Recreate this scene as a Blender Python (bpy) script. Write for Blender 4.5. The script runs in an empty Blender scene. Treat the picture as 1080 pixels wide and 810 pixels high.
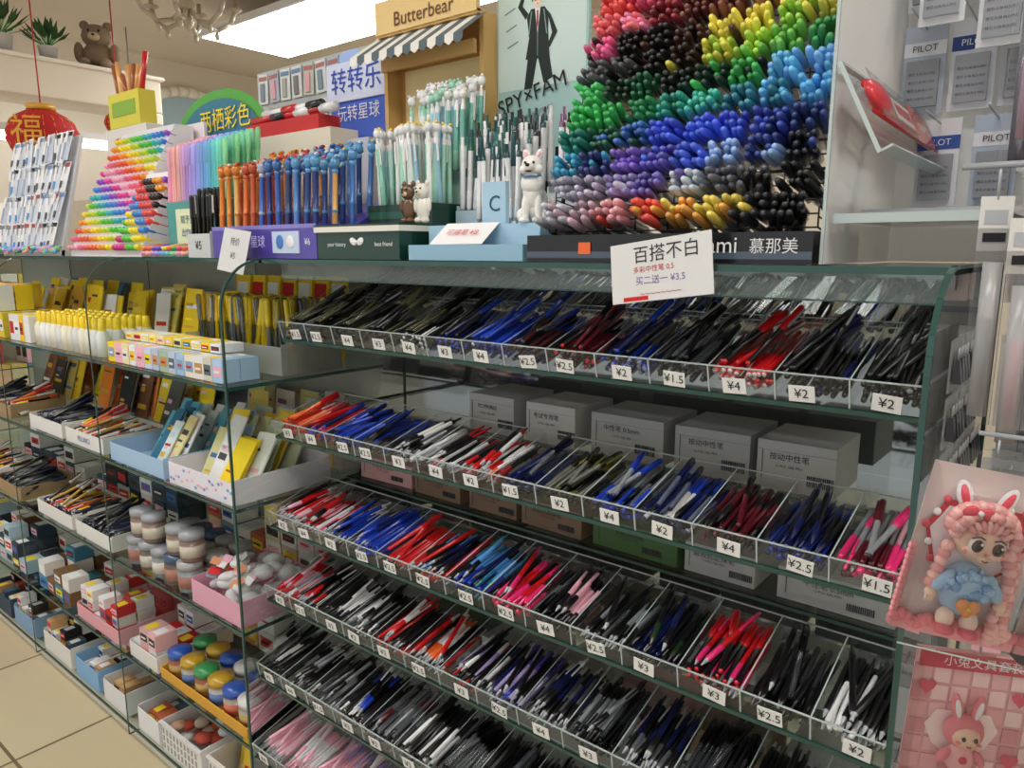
import bpy, math, random
import numpy as np
from mathutils import Matrix, Vector
random.seed(7)
R=random
rad=math.radians
CZ=1.5           # eye height of the photographer
# ------------------------------------------------------------ helpers
def C(h):
    h=h.lstrip('#'); o=[]
    for i in (0,2,4):
        c=int(h[i:i+2],16)/255
        o.append(c/12.92 if c<=.04045 else ((c+.055)/1.055)**2.4)
    return tuple(o)
def jit(c,a=.12):
    k=1+R.uniform(-a,a); return tuple(min(1,x*k) for x in c)
def T(x,y,z): return Matrix.Translation((x,y,z))
def RX(a): return Matrix.Rotation(rad(a),4,'X')
def RY(a): return Matrix.Rotation(rad(a),4,'Y')
def RZ(a): return Matrix.Rotation(rad(a),4,'Z')
def SC(x,y,z): return Matrix.Diagonal((x,y,z,1))
I4=Matrix.Identity(4)
def axisM(p,d,roll=0):
    q=Vector(d).to_track_quat('Z','Y').to_matrix().to_4x4()
    return Matrix.Translation(p)@q@Matrix.Rotation(roll,4,'Z')

def newmat(name): 
    m=bpy.data.materials.new(name); m.use_nodes=True
    nt=m.node_tree; return m,nt,nt.nodes['Principled BSDF']
def vcmat(name,rough=.4,coat=0,noise=0):
    m,nt,b=newmat(name)
    a=nt.nodes.new('ShaderNodeAttribute'); a.attribute_name='Col'
    nt.links.new(a.outputs['Color'],b.inputs['Base Color'])
    b.inputs['Roughness'].default_value=rough
    b.inputs['Coat Weight'].default_value=coat
    return m
def clearmat(name,tint=(.95,.97,.96),gl=.02,opac=0.0,usecol=False,ior=1.45,dcol=(.8,.82,.82)):
    m,nt,b=newmat(name); nt.nodes.remove(b)
    out=nt.nodes['Material Output']
    tr=nt.nodes.new('ShaderNodeBsdfTransparent'); tr.inputs[0].default_value=(*tint,1)
    g=nt.nodes.new('ShaderNodeBsdfGlossy'); g.inputs['Roughness'].default_value=gl
    fr=nt.nodes.new('ShaderNodeFresnel'); fr.inputs[0].default_value=ior
    mx=nt.nodes.new('ShaderNodeMixShader')
    nt.links.new(fr.outputs[0],mx.inputs[0]); nt.links.new(tr.outputs[0],mx.inputs[1]); nt.links.new(g.outputs[0],mx.inputs[2])
    last=mx
    if opac>0:
        d=nt.nodes.new('ShaderNodeBsdfDiffuse')
        if usecol:
            a=nt.nodes.new('ShaderNodeAttribute'); a.attribute_name='Col'; nt.links.new(a.outputs['Color'],d.inputs[0])
        else: d.inputs[0].default_value=(*dcol,1)
        m2=nt.nodes.new('ShaderNodeMixShader'); m2.inputs[0].default_value=opac
        nt.links.new(mx.outputs[0],m2.inputs[1]); nt.links.new(d.outputs[0],m2.inputs[2]); last=m2
    nt.links.new(last.outputs[0],out.inputs[0]); return m
def emat(name,col,s):
    m,nt,b=newmat(name); b.inputs['Emission Color'].default_value=(*col,1); b.inputs['Emission Strength'].default_value=s
    b.inputs['Base Color'].default_value=(*col,1); return m
def solid(name,col,rough=.6,metal=0,noise=0,scale=8):
    m,nt,b=newmat(name); b.inputs['Roughness'].default_value=rough; b.inputs['Metallic'].default_value=metal
    b.inputs['Base Color'].default_value=(*col,1)
    if noise:
        n=nt.nodes.new('ShaderNodeTexNoise'); n.inputs['Scale'].default_value=scale
        mx=nt.nodes.new('ShaderNodeMix'); mx.data_type='RGBA'
        mx.inputs[6].default_value=(*col,1); mx.inputs[7].default_value=(*[c*(1-noise) for c in col],1)
        nt.links.new(n.outputs[0],mx.inputs[0]); nt.links.new(mx.outputs[2],b.inputs['Base Color'])
    return m
PL=vcmat('painted_plastic',.28,.3); PA=vcmat('paper_card',.75); CLR=clearmat('clear_tinted_plastic',(.9,.9,.9),.08,.35,True)
FILM=clearmat('clear_film',(.98,.98,.98),.08,.03,ior=1.3)
GL=clearmat('glass_sheet',(.91,.96,.94),.01,ior=1.5)
AC=clearmat('acrylic',(.96,.97,.97),.03,.03)
GE=solid('glass_cut_edge',(.03,.085,.072),.05)
AE=solid('acrylic_edge',(.48,.56,.55),.12)
STD=[PL,PA,CLR,FILM,AC,GL,GE,AE]
kPL,kPA,kCL,kFI,kAC,kGL,kGE,kAE=range(8)

class MB:
    def __init__(s): s.V=[];s.F=[];s.c=[];s.m=[];s.s=[];s.n=0
    def add(s,V,F,col,mat=0,M=None,sm=False):
        V=np.asarray(V,dtype=float)
        if M is not None:
            A=np.array(M); V=V@A[:3,:3].T+A[:3,3]
        s.V.append(V); n=s.n
        s.F.extend([tuple(i+n for i in f) for f in F]); s.n+=len(V)
        s.c.extend(col if isinstance(col,list) else [col]*len(F))
        s.m.extend(mat if isinstance(mat,list) else [mat]*len(F)); s.s.extend([sm]*len(F))
        return s
    def box(s,x0,x1,y0,y1,z0,z1,col=(.8,.8,.8),mat=1,M=None,cols=None):
        V=[(x0,y0,z0),(x1,y0,z0),(x1,y1,z0),(x0,y1,z0),(x0,y0,z1),(x1,y0,z1),(x1,y1,z1),(x0,y1,z1)]
        F=[(0,3,2,1),(4,5,6,7),(0,1,5,4),(2,3,7,6),(1,2,6,5),(3,0,4,7)]
        return s.add(V,F,cols or col,mat,M)
    def quad(s,p,col=(.8,.8,.8),mat=1,M=None): return s.add(p,[tuple(range(len(p)))],col,mat,M)
    def lathe(s,prof,cols,M,n=8,mat=0):
        V,F,sg=lathe_t(tuple(prof),n)
        return s.add(V,F,[cols[i] for i in sg],mat,M,True)
    def sph(s,p,r,col,M=None,mat=0,rot=None):
        if not hasattr(r,'__len__'): r=(r,r,r)
        m=Matrix.Translation(p)@(rot or I4)@SC(*r)
        if M is not None: m=M@m
        return s.add(SV,SF,col,mat,m,True)
    def cyl(s,p0,p1,r,col,n=8,mat=0,M=None,r1=None):
        p0=Vector(p0);p1=Vector(p1);L=(p1-p0).length
        m=axisM(p0,p1-p0)
        if M is not None: m=M@m
        return s.lathe([(0,0,0),(r,0,0),(r1 or r,L,0),(0,L,0)],[col],m,n,mat)
    def tube(s,pts,r,col,n=6,mat=0,M=None):
        for a,b in zip(pts[:-1],pts[1:]): s.cyl(a,b,r,col,n,mat,M)
        return s
    def text(s,t,size,M,col=(.02,.02,.02),mat=1):
        V,F=text_t(t)
        if len(V): s.add(V,F,col,mat,M@SC(size,size,size))
        return s
    def obj(s,name,parent=None,mats=None,bevel=0):
        me=bpy.data.meshes.new(name); V=np.concatenate(s.V)
        me.from_pydata(V.tolist(),[],s.F)
        for m in (mats or STD): me.materials.append(m)
        me.polygons.foreach_set('material_index',s.m); me.polygons.foreach_set('use_smooth',s.s)
        a=me.color_attributes.new('Col','FLOAT_COLOR','CORNER')
        cc=np.ones((len(s.c),4)); cc[:,:3]=np.array(s.c)
        a.data.foreach_set('color',np.repeat(cc,[len(f) for f in s.F],axis=0).ravel())
        me.update()
        o=bpy.data.objects.new(name,me); bpy.context.collection.objects.link(o)
        if parent: o.parent=parent
        if bevel:
            b=o.modifiers.new('b','BEVEL'); b.width=bevel; b.segments=2; b.limit_method='ANGLE'
        return o
_lc={}
def lathe_t(prof,n):
    k=(prof,n)
    if k in _lc: return _lc[k]
    V=[];F=[];sg=[];rings=[]
    for r,z,c in prof:
        if r<1e-9: V.append((0,0,z)); rings.append([len(V)-1])
        else:
            rings.append(list(range(len(V),len(V)+n)))
            for i in range(n):
                a=2*math.pi*i/n; V.append((r*math.cos(a),r*math.sin(a),z))
    for j in range(len(prof)-1):
        A,B=rings[j],rings[j+1]; c=prof[j+1][2]
        for i in range(n):
            k2=(i+1)%n
            if len(A)==1 and len(B)==1: continue
            if len(A)==1: F.append((A[0],B[k2],B[i]))
            elif len(B)==1: F.append((A[i],A[k2],B[0]))
            else: F.append((A[i],A[k2],B[k2],B[i]))
            sg.append(c)
    _lc[k]=(np.array(V),F,sg); return _lc[k]
sp=[(math.sin(math.pi*i/8),-math.cos(math.pi*i/8),0) for i in range(9)]
sp[0]=(0,-1,0); sp[-1]=(0,1,0)
SV,SF,_=lathe_t(tuple(sp),12)
_tc={}
def text_t(t):
    if t in _tc: return _tc[t]
    cu=bpy.data.curves.new('t','FONT'); cu.body=t; cu.resolution_u=3; cu.align_x='CENTER'; cu.align_y='CENTER'
    o=bpy.data.objects.new('t',cu); bpy.context.collection.objects.link(o)
    dg=bpy.context.evaluated_depsgraph_get(); dg.update()
    me=bpy.data.meshes.new_from_object(o.evaluated_get(dg))
    V=np.array([v.co[:] for v in me.vertices]) if len(me.vertices) else np.zeros((0,3)); F=[tuple(p.vertices) for p in me.polygons]
    bpy.data.objects.remove(o); bpy.data.curves.remove(cu)
    _tc[t]=(V,F); return _tc[t]
def empty(name,loc=(0,0,0)):
    e=bpy.data.objects.new(name,None); bpy.context.collection.objects.link(e); e.empty_display_size=.05; return e

# ------------------------------------------------------------ pens
W_=C('#eeeeee'); K_=C('#131315'); SIL=C('#a4a8ae'); RED=C('#cc1a20'); BLU=C('#1c3fb4'); NAV=C('#141d50'); PINK=C('#ee3078'); LP=C('#f2b6c6')
MAR=C('#5a1420'); GRY=C('#565a60'); OR=C('#ee6a2a'); OLV=C('#8c8a3a'); SKY=C('#5aa0e0'); TEAL=C('#2a8c98'); LAV=C('#b9a8dc'); CREAM=C('#f0e2c4'); MINT=C('#a6dcc4'); DG=C('#0e3a2c'); YEL=C('#f4d820'); PUR=C('#6a4cc0'); GRN=C('#2ea34a'); DK_=C('#2c2e33'); LG=C('#8f9498')
CLICK=((0,0,0),(.0012,.001,0),(.0040,.014,0),(.0053,.016,1),(.0055,.048,1),(.0050,.05,2),(.0050,.118,2),(.0046,.120,3),(.0042,.128,3),(.0028,.129,3),(.0028,.142,3),(0,.143,3))
CAP=((0,0,0),(.0040,.001,0),(.0046,.004,0),(.0046,.084,1),(.0058,.085,2),(.0060,.09,2),(.0058,.136,2),(.0045,.142,2),(0,.1425,3))
def pen(mb,M,st,sc=1,thin=1):
    kind,c=st
    cols=[jit(x,.1) for x in c]
    M=M@SC(sc*thin,sc*thin,sc)
    if kind=='k':
        mb.lathe(CLICK,cols,M,7); mb.box(-.0018,.0018,.0052,.0072,.088,.128,cols[3],0,M)
    elif kind=='c':
        mb.lathe(CAP,cols,M,7); mb.box(-.0018,.0018,.0058,.0076,.095,.138,cols[3],0,M)
    elif kind=='t':   # transparent barrel with dark refill
        mb.lathe(CAP,cols,M,7,kCL); mb.cyl((0,0,.004),(0,0,.12),.0024,cols[3],5,0,M); mb.box(-.0018,.0018,.0058,.0076,.095,.138,cols[3],0,M)
k=lambda a,b,c,d:('k',(a,b,c,d)); cp=lambda a,b,c,d:('c',(a,b,c,d)); tr=lambda a,b,c,d:('t',(a,b,c,d))
def fill(mb,M,x0,x1,y0,styles,layers=2,tilt=0,yawsd=3,flip=.15,dens=1.0,L=.143,sc=1,thin=1):
    w=x1-x0; n=max(2,int(w/.0112/sc/thin*dens))
    baseflip=R.random()<.5
    for l in range(layers):
        for i in range(n):
            x=x0+.007+(w-.014)*(i+.5*(l%2))/max(1,n-.5)
            yw=R.gauss(0,yawsd); f=(R.random()<flip)!=baseflip
            d=Vector((math.sin(rad(yw)),math.cos(rad(yw)),math.sin(rad(tilt+R.uniform(-1,2)))))
            p=Vector((x-math.sin(rad(yw))*.07,y0+.008+R.uniform(0,.012),.0075+l*.0108*thin+R.uniform(0,.002)))
            if f: p=p+d.normalized()*L*sc; d=-d
            pen(mb,M@axisM(p,d,R.uniform(0,6.28)),R.choice(styles),sc,thin)

# ------------------------------------------------------------ room
floor_m,nt,b=newmat('beige_floor_tiles')
tc=nt.nodes.new('ShaderNodeTexCoord'); br=nt.nodes.new('ShaderNodeTexBrick'); br.offset=0; br.squash=1
br.inputs['Scale'].default_value=1; br.inputs['Brick Width'].default_value=.6; br.inputs['Row Height'].default_value=.6; br.inputs['Mortar Size'].default_value=.005
br.inputs['Color1'].default_value=(*C('#ddcfae'),1); br.inputs['Color2'].default_value=(*C('#d4c4a2'),1); br.inputs['Mortar'].default_value=(*C('#7d6c50'),1)
nt.links.new(tc.outputs['Object'],br.inputs['Vector'])
no=nt.nodes.new('ShaderNodeTexNoise'); no.inputs['Scale'].default_value=5
mx=nt.nodes.new('ShaderNodeMix'); mx.data_type='RGBA'; mx.blend_type='MULTIPLY'; mx.inputs[0].default_value=.2
nt.links.new(br.outputs['Color'],mx.inputs[6]); nt.links.new(no.outputs[1],mx.inputs[7]); nt.links.new(mx.outputs[2],b.inputs['Base Color']); b.inputs['Roughness'].default_value=.3
WALL=solid('cream_wall',C('#e8e0d2'),.85,0,.08,3); CEIL=solid('ceiling_paint',C('#dcd0be'),.9,0,.06,2)
def slab(name,x0,x1,y0,y1,z0,z1,m):
    o=MB().box(x0,x1,y0,y1,z0,z1,(1,1,1),0).obj(name,mats=[m]); return o
slab('floor',-6.6,2.2,-2.2,4.6,-.1,0,floor_m)
slab('ceiling',-6.6,2.2,-2.2,4.6,3.1,3.2,CEIL)
slab('wall_back',-6.6,2.2,4.5,4.6,0,3.1,WALL)
slab('wall_left',-6.6,-6.5,-2.2,4.5,0,3.1,WALL)
slab('wall_right',2.1,2.2,-2.2,4.5,0,3.1,WALL)
mb=MB(); N=24; BLUEW=C('#a9c4d4')
pts=[(math.cos(math.pi*i/N),math.sin(math.pi*i/N)) for i in range(N+1)]
mb.add([(-6.49,3.5,2.2)]+[(-6.49,3.5+.62*a,2.2+.62*b) for a,b in pts],[(0,i+1,i+2) for i in range(N)],BLUEW)
mb.box(-6.499,-6.49,2.88,4.12,.0,2.2,BLUEW)
for i in range(N):
    a,b=pts[i],pts[i+1]; mb.cyl((-6.47,3.5+.66*a[0],2.2+.66*a[1]),(-6.47,3.5+.66*b[0],2.2+.66*b[1]),.045,C('#efe9dc'),8,1)
mb.obj('trim_1')
LED=emat('led_diffuser',(1,.988,.965),11.3)
def led(cx,cy,w,d,z=3.0,s=None):
    e=empty('ceiling_light_panel')
    m1=MB(); m1.box(cx-w/2-.02,cx+w/2+.02,cy-d/2-.02,cy+d/2+.02,z,z+.045,C('#e8e8e8'),0); m1.cyl((cx-w*.35,cy,z+.04),(cx-w*.35,cy,3.1),.006,SIL); m1.cyl((cx+w*.35,cy,z+.04),(cx+w*.35,cy,3.1),.006,SIL)
    m1.obj('housing',e)
    MB().box(cx-w/2,cx+w/2,cy-d/2,cy+d/2,z-.004,z,(1,1,1),0).obj('diffuser',e,mats=[LED])
led(-3.86,3.12,2.1,.66,2.9)
led(-2.6,-.1,1.5,.4); led(-.4,-.1,1.5,.4); led(-.6,2.3,1.2,.4); led(-4.6,0,1.5,.4); led(1.25,.5,.4,1.3)  # unseen panels; the last is added to brighten the right-hand stand and goods

# ------------------------------------------------------------ display cabinet geometry
XL,XR=-1.50,-.14; YF=.85; YB=1.38; TOP=CZ-.018
cab=empty('glass_display_cabinet')
def side_outline(z0=.04):
    r=.11; pts=[(YB,z0),(YF,z0)]
    for i in range(9):
        a=math.pi/2*i/8
        pts.append((YF+r-r*math.cos(a),TOP-r+r*math.sin(a)))
    pts.append((YB,TOP)); return pts
def side_panel(parent,x,name,wd=.0022,t=.0032):
    pts=side_outline()
    m=MB(); m.add([(x,y,z) for y,z in pts],[tuple(range(len(pts)))],(1,1,1),kGL)
    for a,b in zip(pts,pts[1:]+pts[:1]):
        dy,dz=b[0]-a[0],b[1]-a[1]; L=math.hypot(dy,dz) or 1; ny,nz=-dz/L*wd,dy/L*wd
        V=[(x-t,a[0]-ny,a[1]-nz),(x+t,a[0]-ny,a[1]-nz),(x+t,b[0]-ny,b[1]-nz),(x-t,b[0]-ny,b[1]-nz),(x-t,a[0]+ny,a[1]+nz),(x+t,a[0]+ny,a[1]+nz),(x+t,b[0]+ny,b[1]+nz),(x-t,b[0]+ny,b[1]+nz)]
        m.add(V,[(0,3,2,1),(4,5,6,7),(0,1,5,4),(2,3,7,6),(1,2,6,5),(3,0,4,7)],(1,1,1),kGE)
    m.obj(name,parent)
side_panel(cab,XL,'side_panel_left'); side_panel(cab,XR,'side_panel_right')
BACKM,nt,b=newmat('smoky_mirror_back'); b.inputs['Base Color'].default_value=(.36,.385,.38,1); b.inputs['Metallic'].default_value=.9; b.inputs['Roughness'].default_value=.06
def plate(parent,name,x0,x1,y0,y1,z,t=.007,M=None):
    m=MB(); m.quad([(x0,y0,z),(x1,y0,z),(x1,y1,z),(x0,y1,z)],(1,1,1),kGL,M)
    m.box(x0,x1,y0,y0+.004,z-t,z,(1,1,1),kGE,M); m.box(x0,x0+.003,y0,y1,z-t,z,(1,1,1),kGE,M); m.box(x1-.003,x1,y0,y1,z-t,z,(1,1,1),kGE,M)
    return m.obj(name,parent)
plate(cab,'top_glass',XL,XR,YF+.105,YB,TOP,.009)
RAIL=clearmat('rail_glass',(.80,.88,.85),.05,.30,dcol=(.38,.46,.43),ior=1.6)
MB().quad([(XL+.01,1.0,TOP-.044),(XR-.01,1.0,TOP-.044),(XR-.01,1.0,TOP-.010),(XL+.01,1.0,TOP-.010)],(1,1,1),0).box(XL+.01,XR-.01,.999,1.001,TOP-.046,TOP-.044,(1,1,1),1).obj('top_rail',cab,mats=[RAIL,GE])
MB().box(XL,XR,YB,YB+.012,.04,TOP,(1,1,1),0).obj('back_panel',cab,mats=[BACKM])
MB().box(XL,XR,YF+.03,YB,0,.05,C('#d8d8d4'),0).obj('plinth',cab)

Ys=[.99,.958,.93,.91,.876,.85]; Zs=[-.200,-.425,-.638,-.815,-1.0,-1.20]; TL=[15,11,11,11,11,11]
OT=C('#77774c')
rows=[
 [[tr(K_,C('#88886a'),GRY,K_)],[tr(K_,OT,K_,K_)],[tr(K_,OT,GRY,K_),cp(K_,K_,K_,SIL)],[cp(K_,K_,OT,K_)],[cp(K_,K_,K_,W_),tr(K_,OT,K_,K_)],[cp(BLU,NAV,BLU,BLU),cp(K_,K_,K_,K_)],[cp(NAV,BLU,BLU,W_)],[cp(K_,C('#4a1a1a'),K_,RED),cp(NAV,K_,BLU,K_)],[cp(RED,K_,RED,K_),cp(K_,MAR,K_,SIL)],[cp(BLU,NAV,BLU,SIL),cp(K_,K_,NAV,K_)],[cp(K_,K_,K_,SIL),cp(K_,GRY,K_,K_)],[cp(RED,RED,RED,W_),cp(RED,K_,RED,SIL)],[cp(K_,K_,K_,SIL),cp(K_,K_,NAV,K_)],[cp(K_,K_,K_,K_),cp(K_,K_,K_,SIL)]],
 [[k(RED,RED,RED,W_),cp(RED,OR,RED,RED)],[cp(BLU,NAV,BLU,BLU),k(RED,RED,RED,RED)],[cp(NAV,BLU,NAV,BLU)],[k(K_,K_,NAV,BLU)],[cp(W_,W_,W_,SIL),k(SIL,K_,W_,K_),k(SIL,K_,GRY,K_)],[k(SIL,W_,W_,K_),k(SIL,K_,K_,RED)],[k(SIL,W_,W_,OR),k(SIL,RED,W_,RED),k(SIL,RED,K_,K_)],[tr(K_,LG,K_,NAV),cp(NAV,NAV,NAV,NAV)],[tr(OLV,K_,OLV,K_),tr(K_,LG,K_,OLV)],[tr(K_,LG,K_,K_),cp(NAV,LG,BLU,BLU)],[cp(NAV,W_,BLU,BLU),tr(K_,LG,NAV,BLU),cp(NAV,NAV,NAV,BLU),k(K_,K_,NAV,K_)],[k(K_,K_,MAR,K_),cp(MAR,MAR,K_,MAR)],[cp(NAV,NAV,NAV,BLU),k(NAV,NAV,K_,NAV)],[cp(PINK,LP,PINK,PINK),k(SIL,PINK,LG,PINK),cp(MAR,LG,PINK,PINK),cp(K_,LG,MAR,MAR)]],
 [[k(SIL,LP,RED,W_),k(SIL,RED,RED,RED)],[k(SIL,RED,LP,RED),k(SIL,W_,W_,PINK),k(SIL,K_,RED,K_)],[k(SIL,BLU,BLU,W_),k(K_,K_,BLU,K_)],[k(SIL,BLU,NAV,BLU),cp(BLU,BLU,BLU,BLU)],[cp(RED,RED,RED,RED),k(SIL,RED,K_,RED)],[k(SIL,K_,NAV,K_),k(SIL,K_,K_,SKY),cp(RED,RED,RED,RED)],[cp(BLU,SKY,BLU,K_),k(SIL,K_,SKY,TEAL),k(K_,NAV,NAV,K_)],[k(SIL,PINK,RED,PINK),cp(RED,K_,PINK,RED)],[tr(K_,LG,K_,K_),k(SIL,K_,LP,K_),k(K_,K_,K_,K_)],[tr(K_,LG,K_,K_),k(SIL,K_,K_,K_),k(SIL,K_,LG,K_)],[k(SIL,K_,NAV,K_),tr(NAV,K_,NAV,NAV),k(K_,C('#223a22'),K_,K_)],[k(SIL,PINK,RED,PINK),cp(RED,K_,RED,RED)],[tr(K_,GRY,K_,K_),k(SIL,K_,K_,K_)],[k(SIL,K_,K_,K_),cp(W_,W_,K_,K_),k(SIL,K_,W_,K_)]],
 [[k(SIL,K_,LG,W_),k(SIL,RED,LP,RED)],[cp(K_,K_,K_,W_),k(SIL,RED,K_,K_)],[k(SIL,W_,W_,K_),k(SIL,K_,W_,K_),k(SIL,K_,K_,K_)],[k(SIL,K_,W_,GRY),k(SIL,K_,LG,W_),k(SIL,K_,K_,K_)],[k(SIL,RED,W_,RED),cp(RED,RED,RED,RED)],[k(SIL,OR,W_,OR),k(SIL,RED,RED,W_),k(SIL,K_,K_,K_)],[k(SIL,W_,LAV,K_),k(SIL,NAV,W_,K_),k(K_,K_,K_,RED)],[k(SIL,NAV,NAV,BLU),cp(NAV,LAV,PUR,NAV),k(SIL,K_,K_,SIL)],[k(SIL,K_,NAV,W_),k(SIL,K_,GRY,K_)],[tr(K_,GRY,K_,K_),k(SIL,K_,LG,K_)],[k(SIL,GRY,K_,SIL),k(SIL,K_,NAV,K_)],[tr(K_,GRY,K_,K_)],[k(SIL,K_,K_,K_)],[k(SIL,K_,K_,K_)]],
 [[cp(K_,K_,K_,K_),k(SIL,K_,W_,K_)],[k(SIL,K_,LG,K_),k(K_,K_,K_,W_)],[cp(K_,GRY,K_,K_),k(SIL,K_,LG,K_)],[cp(K_,K_,K_,W_),k(SIL,BLU,K_,W_)],[k(SIL,MAR,GRY,K_),cp(K_,LG,GRY,K_)],[cp(K_,W_,K_,K_),cp(K_,K_,K_,K_)],[tr(K_,LG,K_,K_)],[k(SIL,K_,GRY,K_)],[k(SIL,K_,K_,K_)],[k(SIL,NAV,K_,K_)],[k(SIL,K_,LG,K_)],[k(SIL,K_,K_,K_)],[k(SIL,K_,K_,K_)],[k(SIL,K_,K_,K_)]],
 [[k(SIL,LP,LP,W_)],[k(SIL,LP,W_,LP)],[k(SIL,LP,LP,LAV)],[k(SIL,LAV,W_,LP)],[k(SIL,K_,GRY,W_)],[cp(K_,K_,K_,K_)]]+[[k(SIL,K_,K_,K_)]]*8,
]
tags=MB(); TG=['¥3','¥2','¥2.5','¥3','¥1.5','¥4','¥2','¥2.5']
for ri in range(6):
    y0=Ys[ri]; z0=CZ+Zs[ri]; M=T(0,y0,z0)@RX(TL[ri]); xa,xb=XL+.012,XR-.012; nb=14; w=(xb-xa)/nb
    plate(cab,'shelf_%d'%(ri+1),xa,xb,0,.20,0,.007,M)
    tm=MB(); lh=.040 if ri==0 else .036
    tm.quad([(xa,.004,.001),(xb,.004,.001),(xb,.004,lh),(xa,.004,lh)],(1,1,1),kAC,M)
    tm.box(xa,xb,.003,.0055,lh,lh+.0015,(1,1,1),kAE,M)
    tm.quad([(xa,.172,.001),(xb,.172,.001),(xb,.172,.05),(xa,.172,.05)],(1,1,1),kAC,M)
    tm.box(xa,xb,.171,.1735,.05,.0515,(1,1,1),kAE,M)
    for i in range(nb+1):
        x=xa+i*w
        tm.quad([(x,.004,.001),(x,.172,.001),(x,.172,.05),(x,.004,lh)],(1,1,1),kAC,M)
        tm.quad([(x-.001,.004,lh),(x+.001,.004,lh),(x+.001,.172,.05),(x-.001,.172,.05)],(1,1,1),kAE,M); tm.box(x-.001,x+.001,.003,.005,0,lh,(1,1,1),kAE,M)
    tm.obj('tray_%d'%(ri+1),cab)
    pm=MB()
    for i in range(nb):
        x=xa+i*w; st=rows[ri][i]
        if ri>1 and R.random()<.5: st=st+[k(SIL,K_,K_,K_)]
        fill(pm,M,x+.003,x+w-.003,.004,st,3 if ri==0 else R.choice([2,3,3]),tilt=5 if ri==0 else 0,yawsd=4 if ri==0 else 2.2,flip=.1,thin=.86)
        for q in range(4 if ri==0 else 2):
            yw=R.uniform(-4,24) if ri==0 else R.uniform(-16,16); d=(math.sin(rad(yw)),math.cos(rad(yw)),R.uniform(0,.12) if ri else R.uniform(.12,.35))
            pen(pm,M@axisM((x+w/2-.06*math.sin(rad(yw))+R.uniform(-.02,.02),.02,.040),d,R.uniform(0,6)),R.choice(st),1,.9)
        if ri==0:   # clear sleeves
            for q in range(5):
                yw=R.uniform(-5,25); mm=M@T(x+R.uniform(.01,w-.01),.05+R.uniform(0,.03),.048)@RZ(-yw)@RX(R.uniform(8,20))
                pm.quad([(-.009,0,0),(.009,0,0),(.009,.15,0),(-.009,.15,0)],C('#c8ccd0'),kFI,mm)
                pm.box(-.009,-.0082,0,.15,-.0003,.0003,C('#9aa0a4'),0,mm)
        tw=.034; cx=x+w*.5+R.uniform(-.012,.012); mt=M@T(cx,.0015,.014)@RX(90)@RZ(R.uniform(-6,6))
        tags.box(-tw/2,tw/2,-.0115,.0115,-.0006,.0006,C('#eeeeea'),1,mt)
        tags.text(R.choice(TG),.018,mt@T(0,0,.0012),C('#151515'))
    if ri==0:   # raised rear tray with more pens
        M2=T(0,1.185,z0+.070)@RX(20); st2=[[tr(K_,OT,K_,K_)],[cp(K_,K_,K_,SIL)],[tr(K_,OT,GRY,K_)],[cp(NAV,BLU,NAV,BLU)],[cp(K_,K_,K_,K_)],[cp(BLU,BLU,NAV,SIL)],[cp(MAR,K_,K_,RED)]]
        tm=MB(); tm.quad([(xa,0,0),(xb,0,0),(xb,.16,0),(xa,.16,0)],(1,1,1),kAC,M2); tm.quad([(xa,0,0),(xb,0,0),(xb,0,.03),(xa,0,.03)],(1,1,1),kAC,M2); tm.box(xa,xb,-.001,.001,.03,.0315,(1,1,1),kAE,M2); tm.obj('rear_tray',cab)
        order=[0,0,2,2,1,5,3,6,5,3,4,6,3,4]
        for i in range(nb):
            x=xa+i*w; fill(pm,M2,x+.003,x+w-.003,.0,st2[order[i]]+[cp(K_,K_,K_,SIL)],2,tilt=3,yawsd=5,flip=.2,thin=.9)
            for q in range(3):
                mm=M2@T(x+R.uniform(.01,w-.01),R.uniform(0,.03),.03)@RZ(-R.uniform(-5,20))@RX(R.uniform(2,8))
                pm.quad([(-.009,0,0),(.009,0,0),(.009,.12,0),(-.009,.12,0)],C('#c8ccd0'),kFI,mm); pm.box(-.009,-.0082,0,.12,-.0003,.0003,C('#9aa0a4'),0,mm)
    pm.obj('assorted_pens')
tags.obj('price_tags')
WB=C('#b4b5b3')
for ri,(zz,h) in enumerate([(None,0),(-.388,.082),(-.572,.055),(-.75,.05),(-.935,.06)]):
    if zz is None: continue
    z0=CZ+zz; plate(cab,'rear_ledge_%d'%ri,XL+.01,XR-.01,1.16,YB-.002,z0-.001,.006)
    x=XL+.42 if ri==1 else XL+.04
    while x<XR-.2:
        w=R.uniform(.13,.20); w=min(w,XR-.02-x)
        col=R.choice([WB,WB,C('#a8aaa8'),C('#c2c2be')]) if ri==1 else R.choice([WB,C('#4f6f40'),C('#d8a9a9'),WB,C('#bfbfbf'),C('#88705a')])
        b=MB(); mm=T(x,1.185,z0)@RZ(R.uniform(-2,2))
        b.box(0,w-.01,0,.14,0,h,col,1,mm)
        b.box(0,w-.01,-.0004,0,h*.80,h*.805,C('#6a6a68'),1,mm)
        f=mm@T((w-.01)/2,-.001,h/2)@RX(90)
        dk=C('#3a3c40')
        b.text(R.choice(['按动中性笔','考试专用笔','中性笔 0.5mm','FC990865','直液式走珠笔']),.013,f@T(-.01,h*.18,0),dk)
        b.text('12 PCS  GEL PEN',.006,f@T(-.01,.0,0),dk)
        for i in range(14): b.box(.02+i*.0030,.0213+i*.0030+R.uniform(0,.001),-h*.32,-h*.1,0,.0005,dk,1,f)
        b.box(-w*.4,-w*.4+.001,-h*.3,h*.3,0,.0004,dk,1,f)
        b.obj('pen_storage_carton'); x+=w+R.uniform(0,.03)

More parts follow.
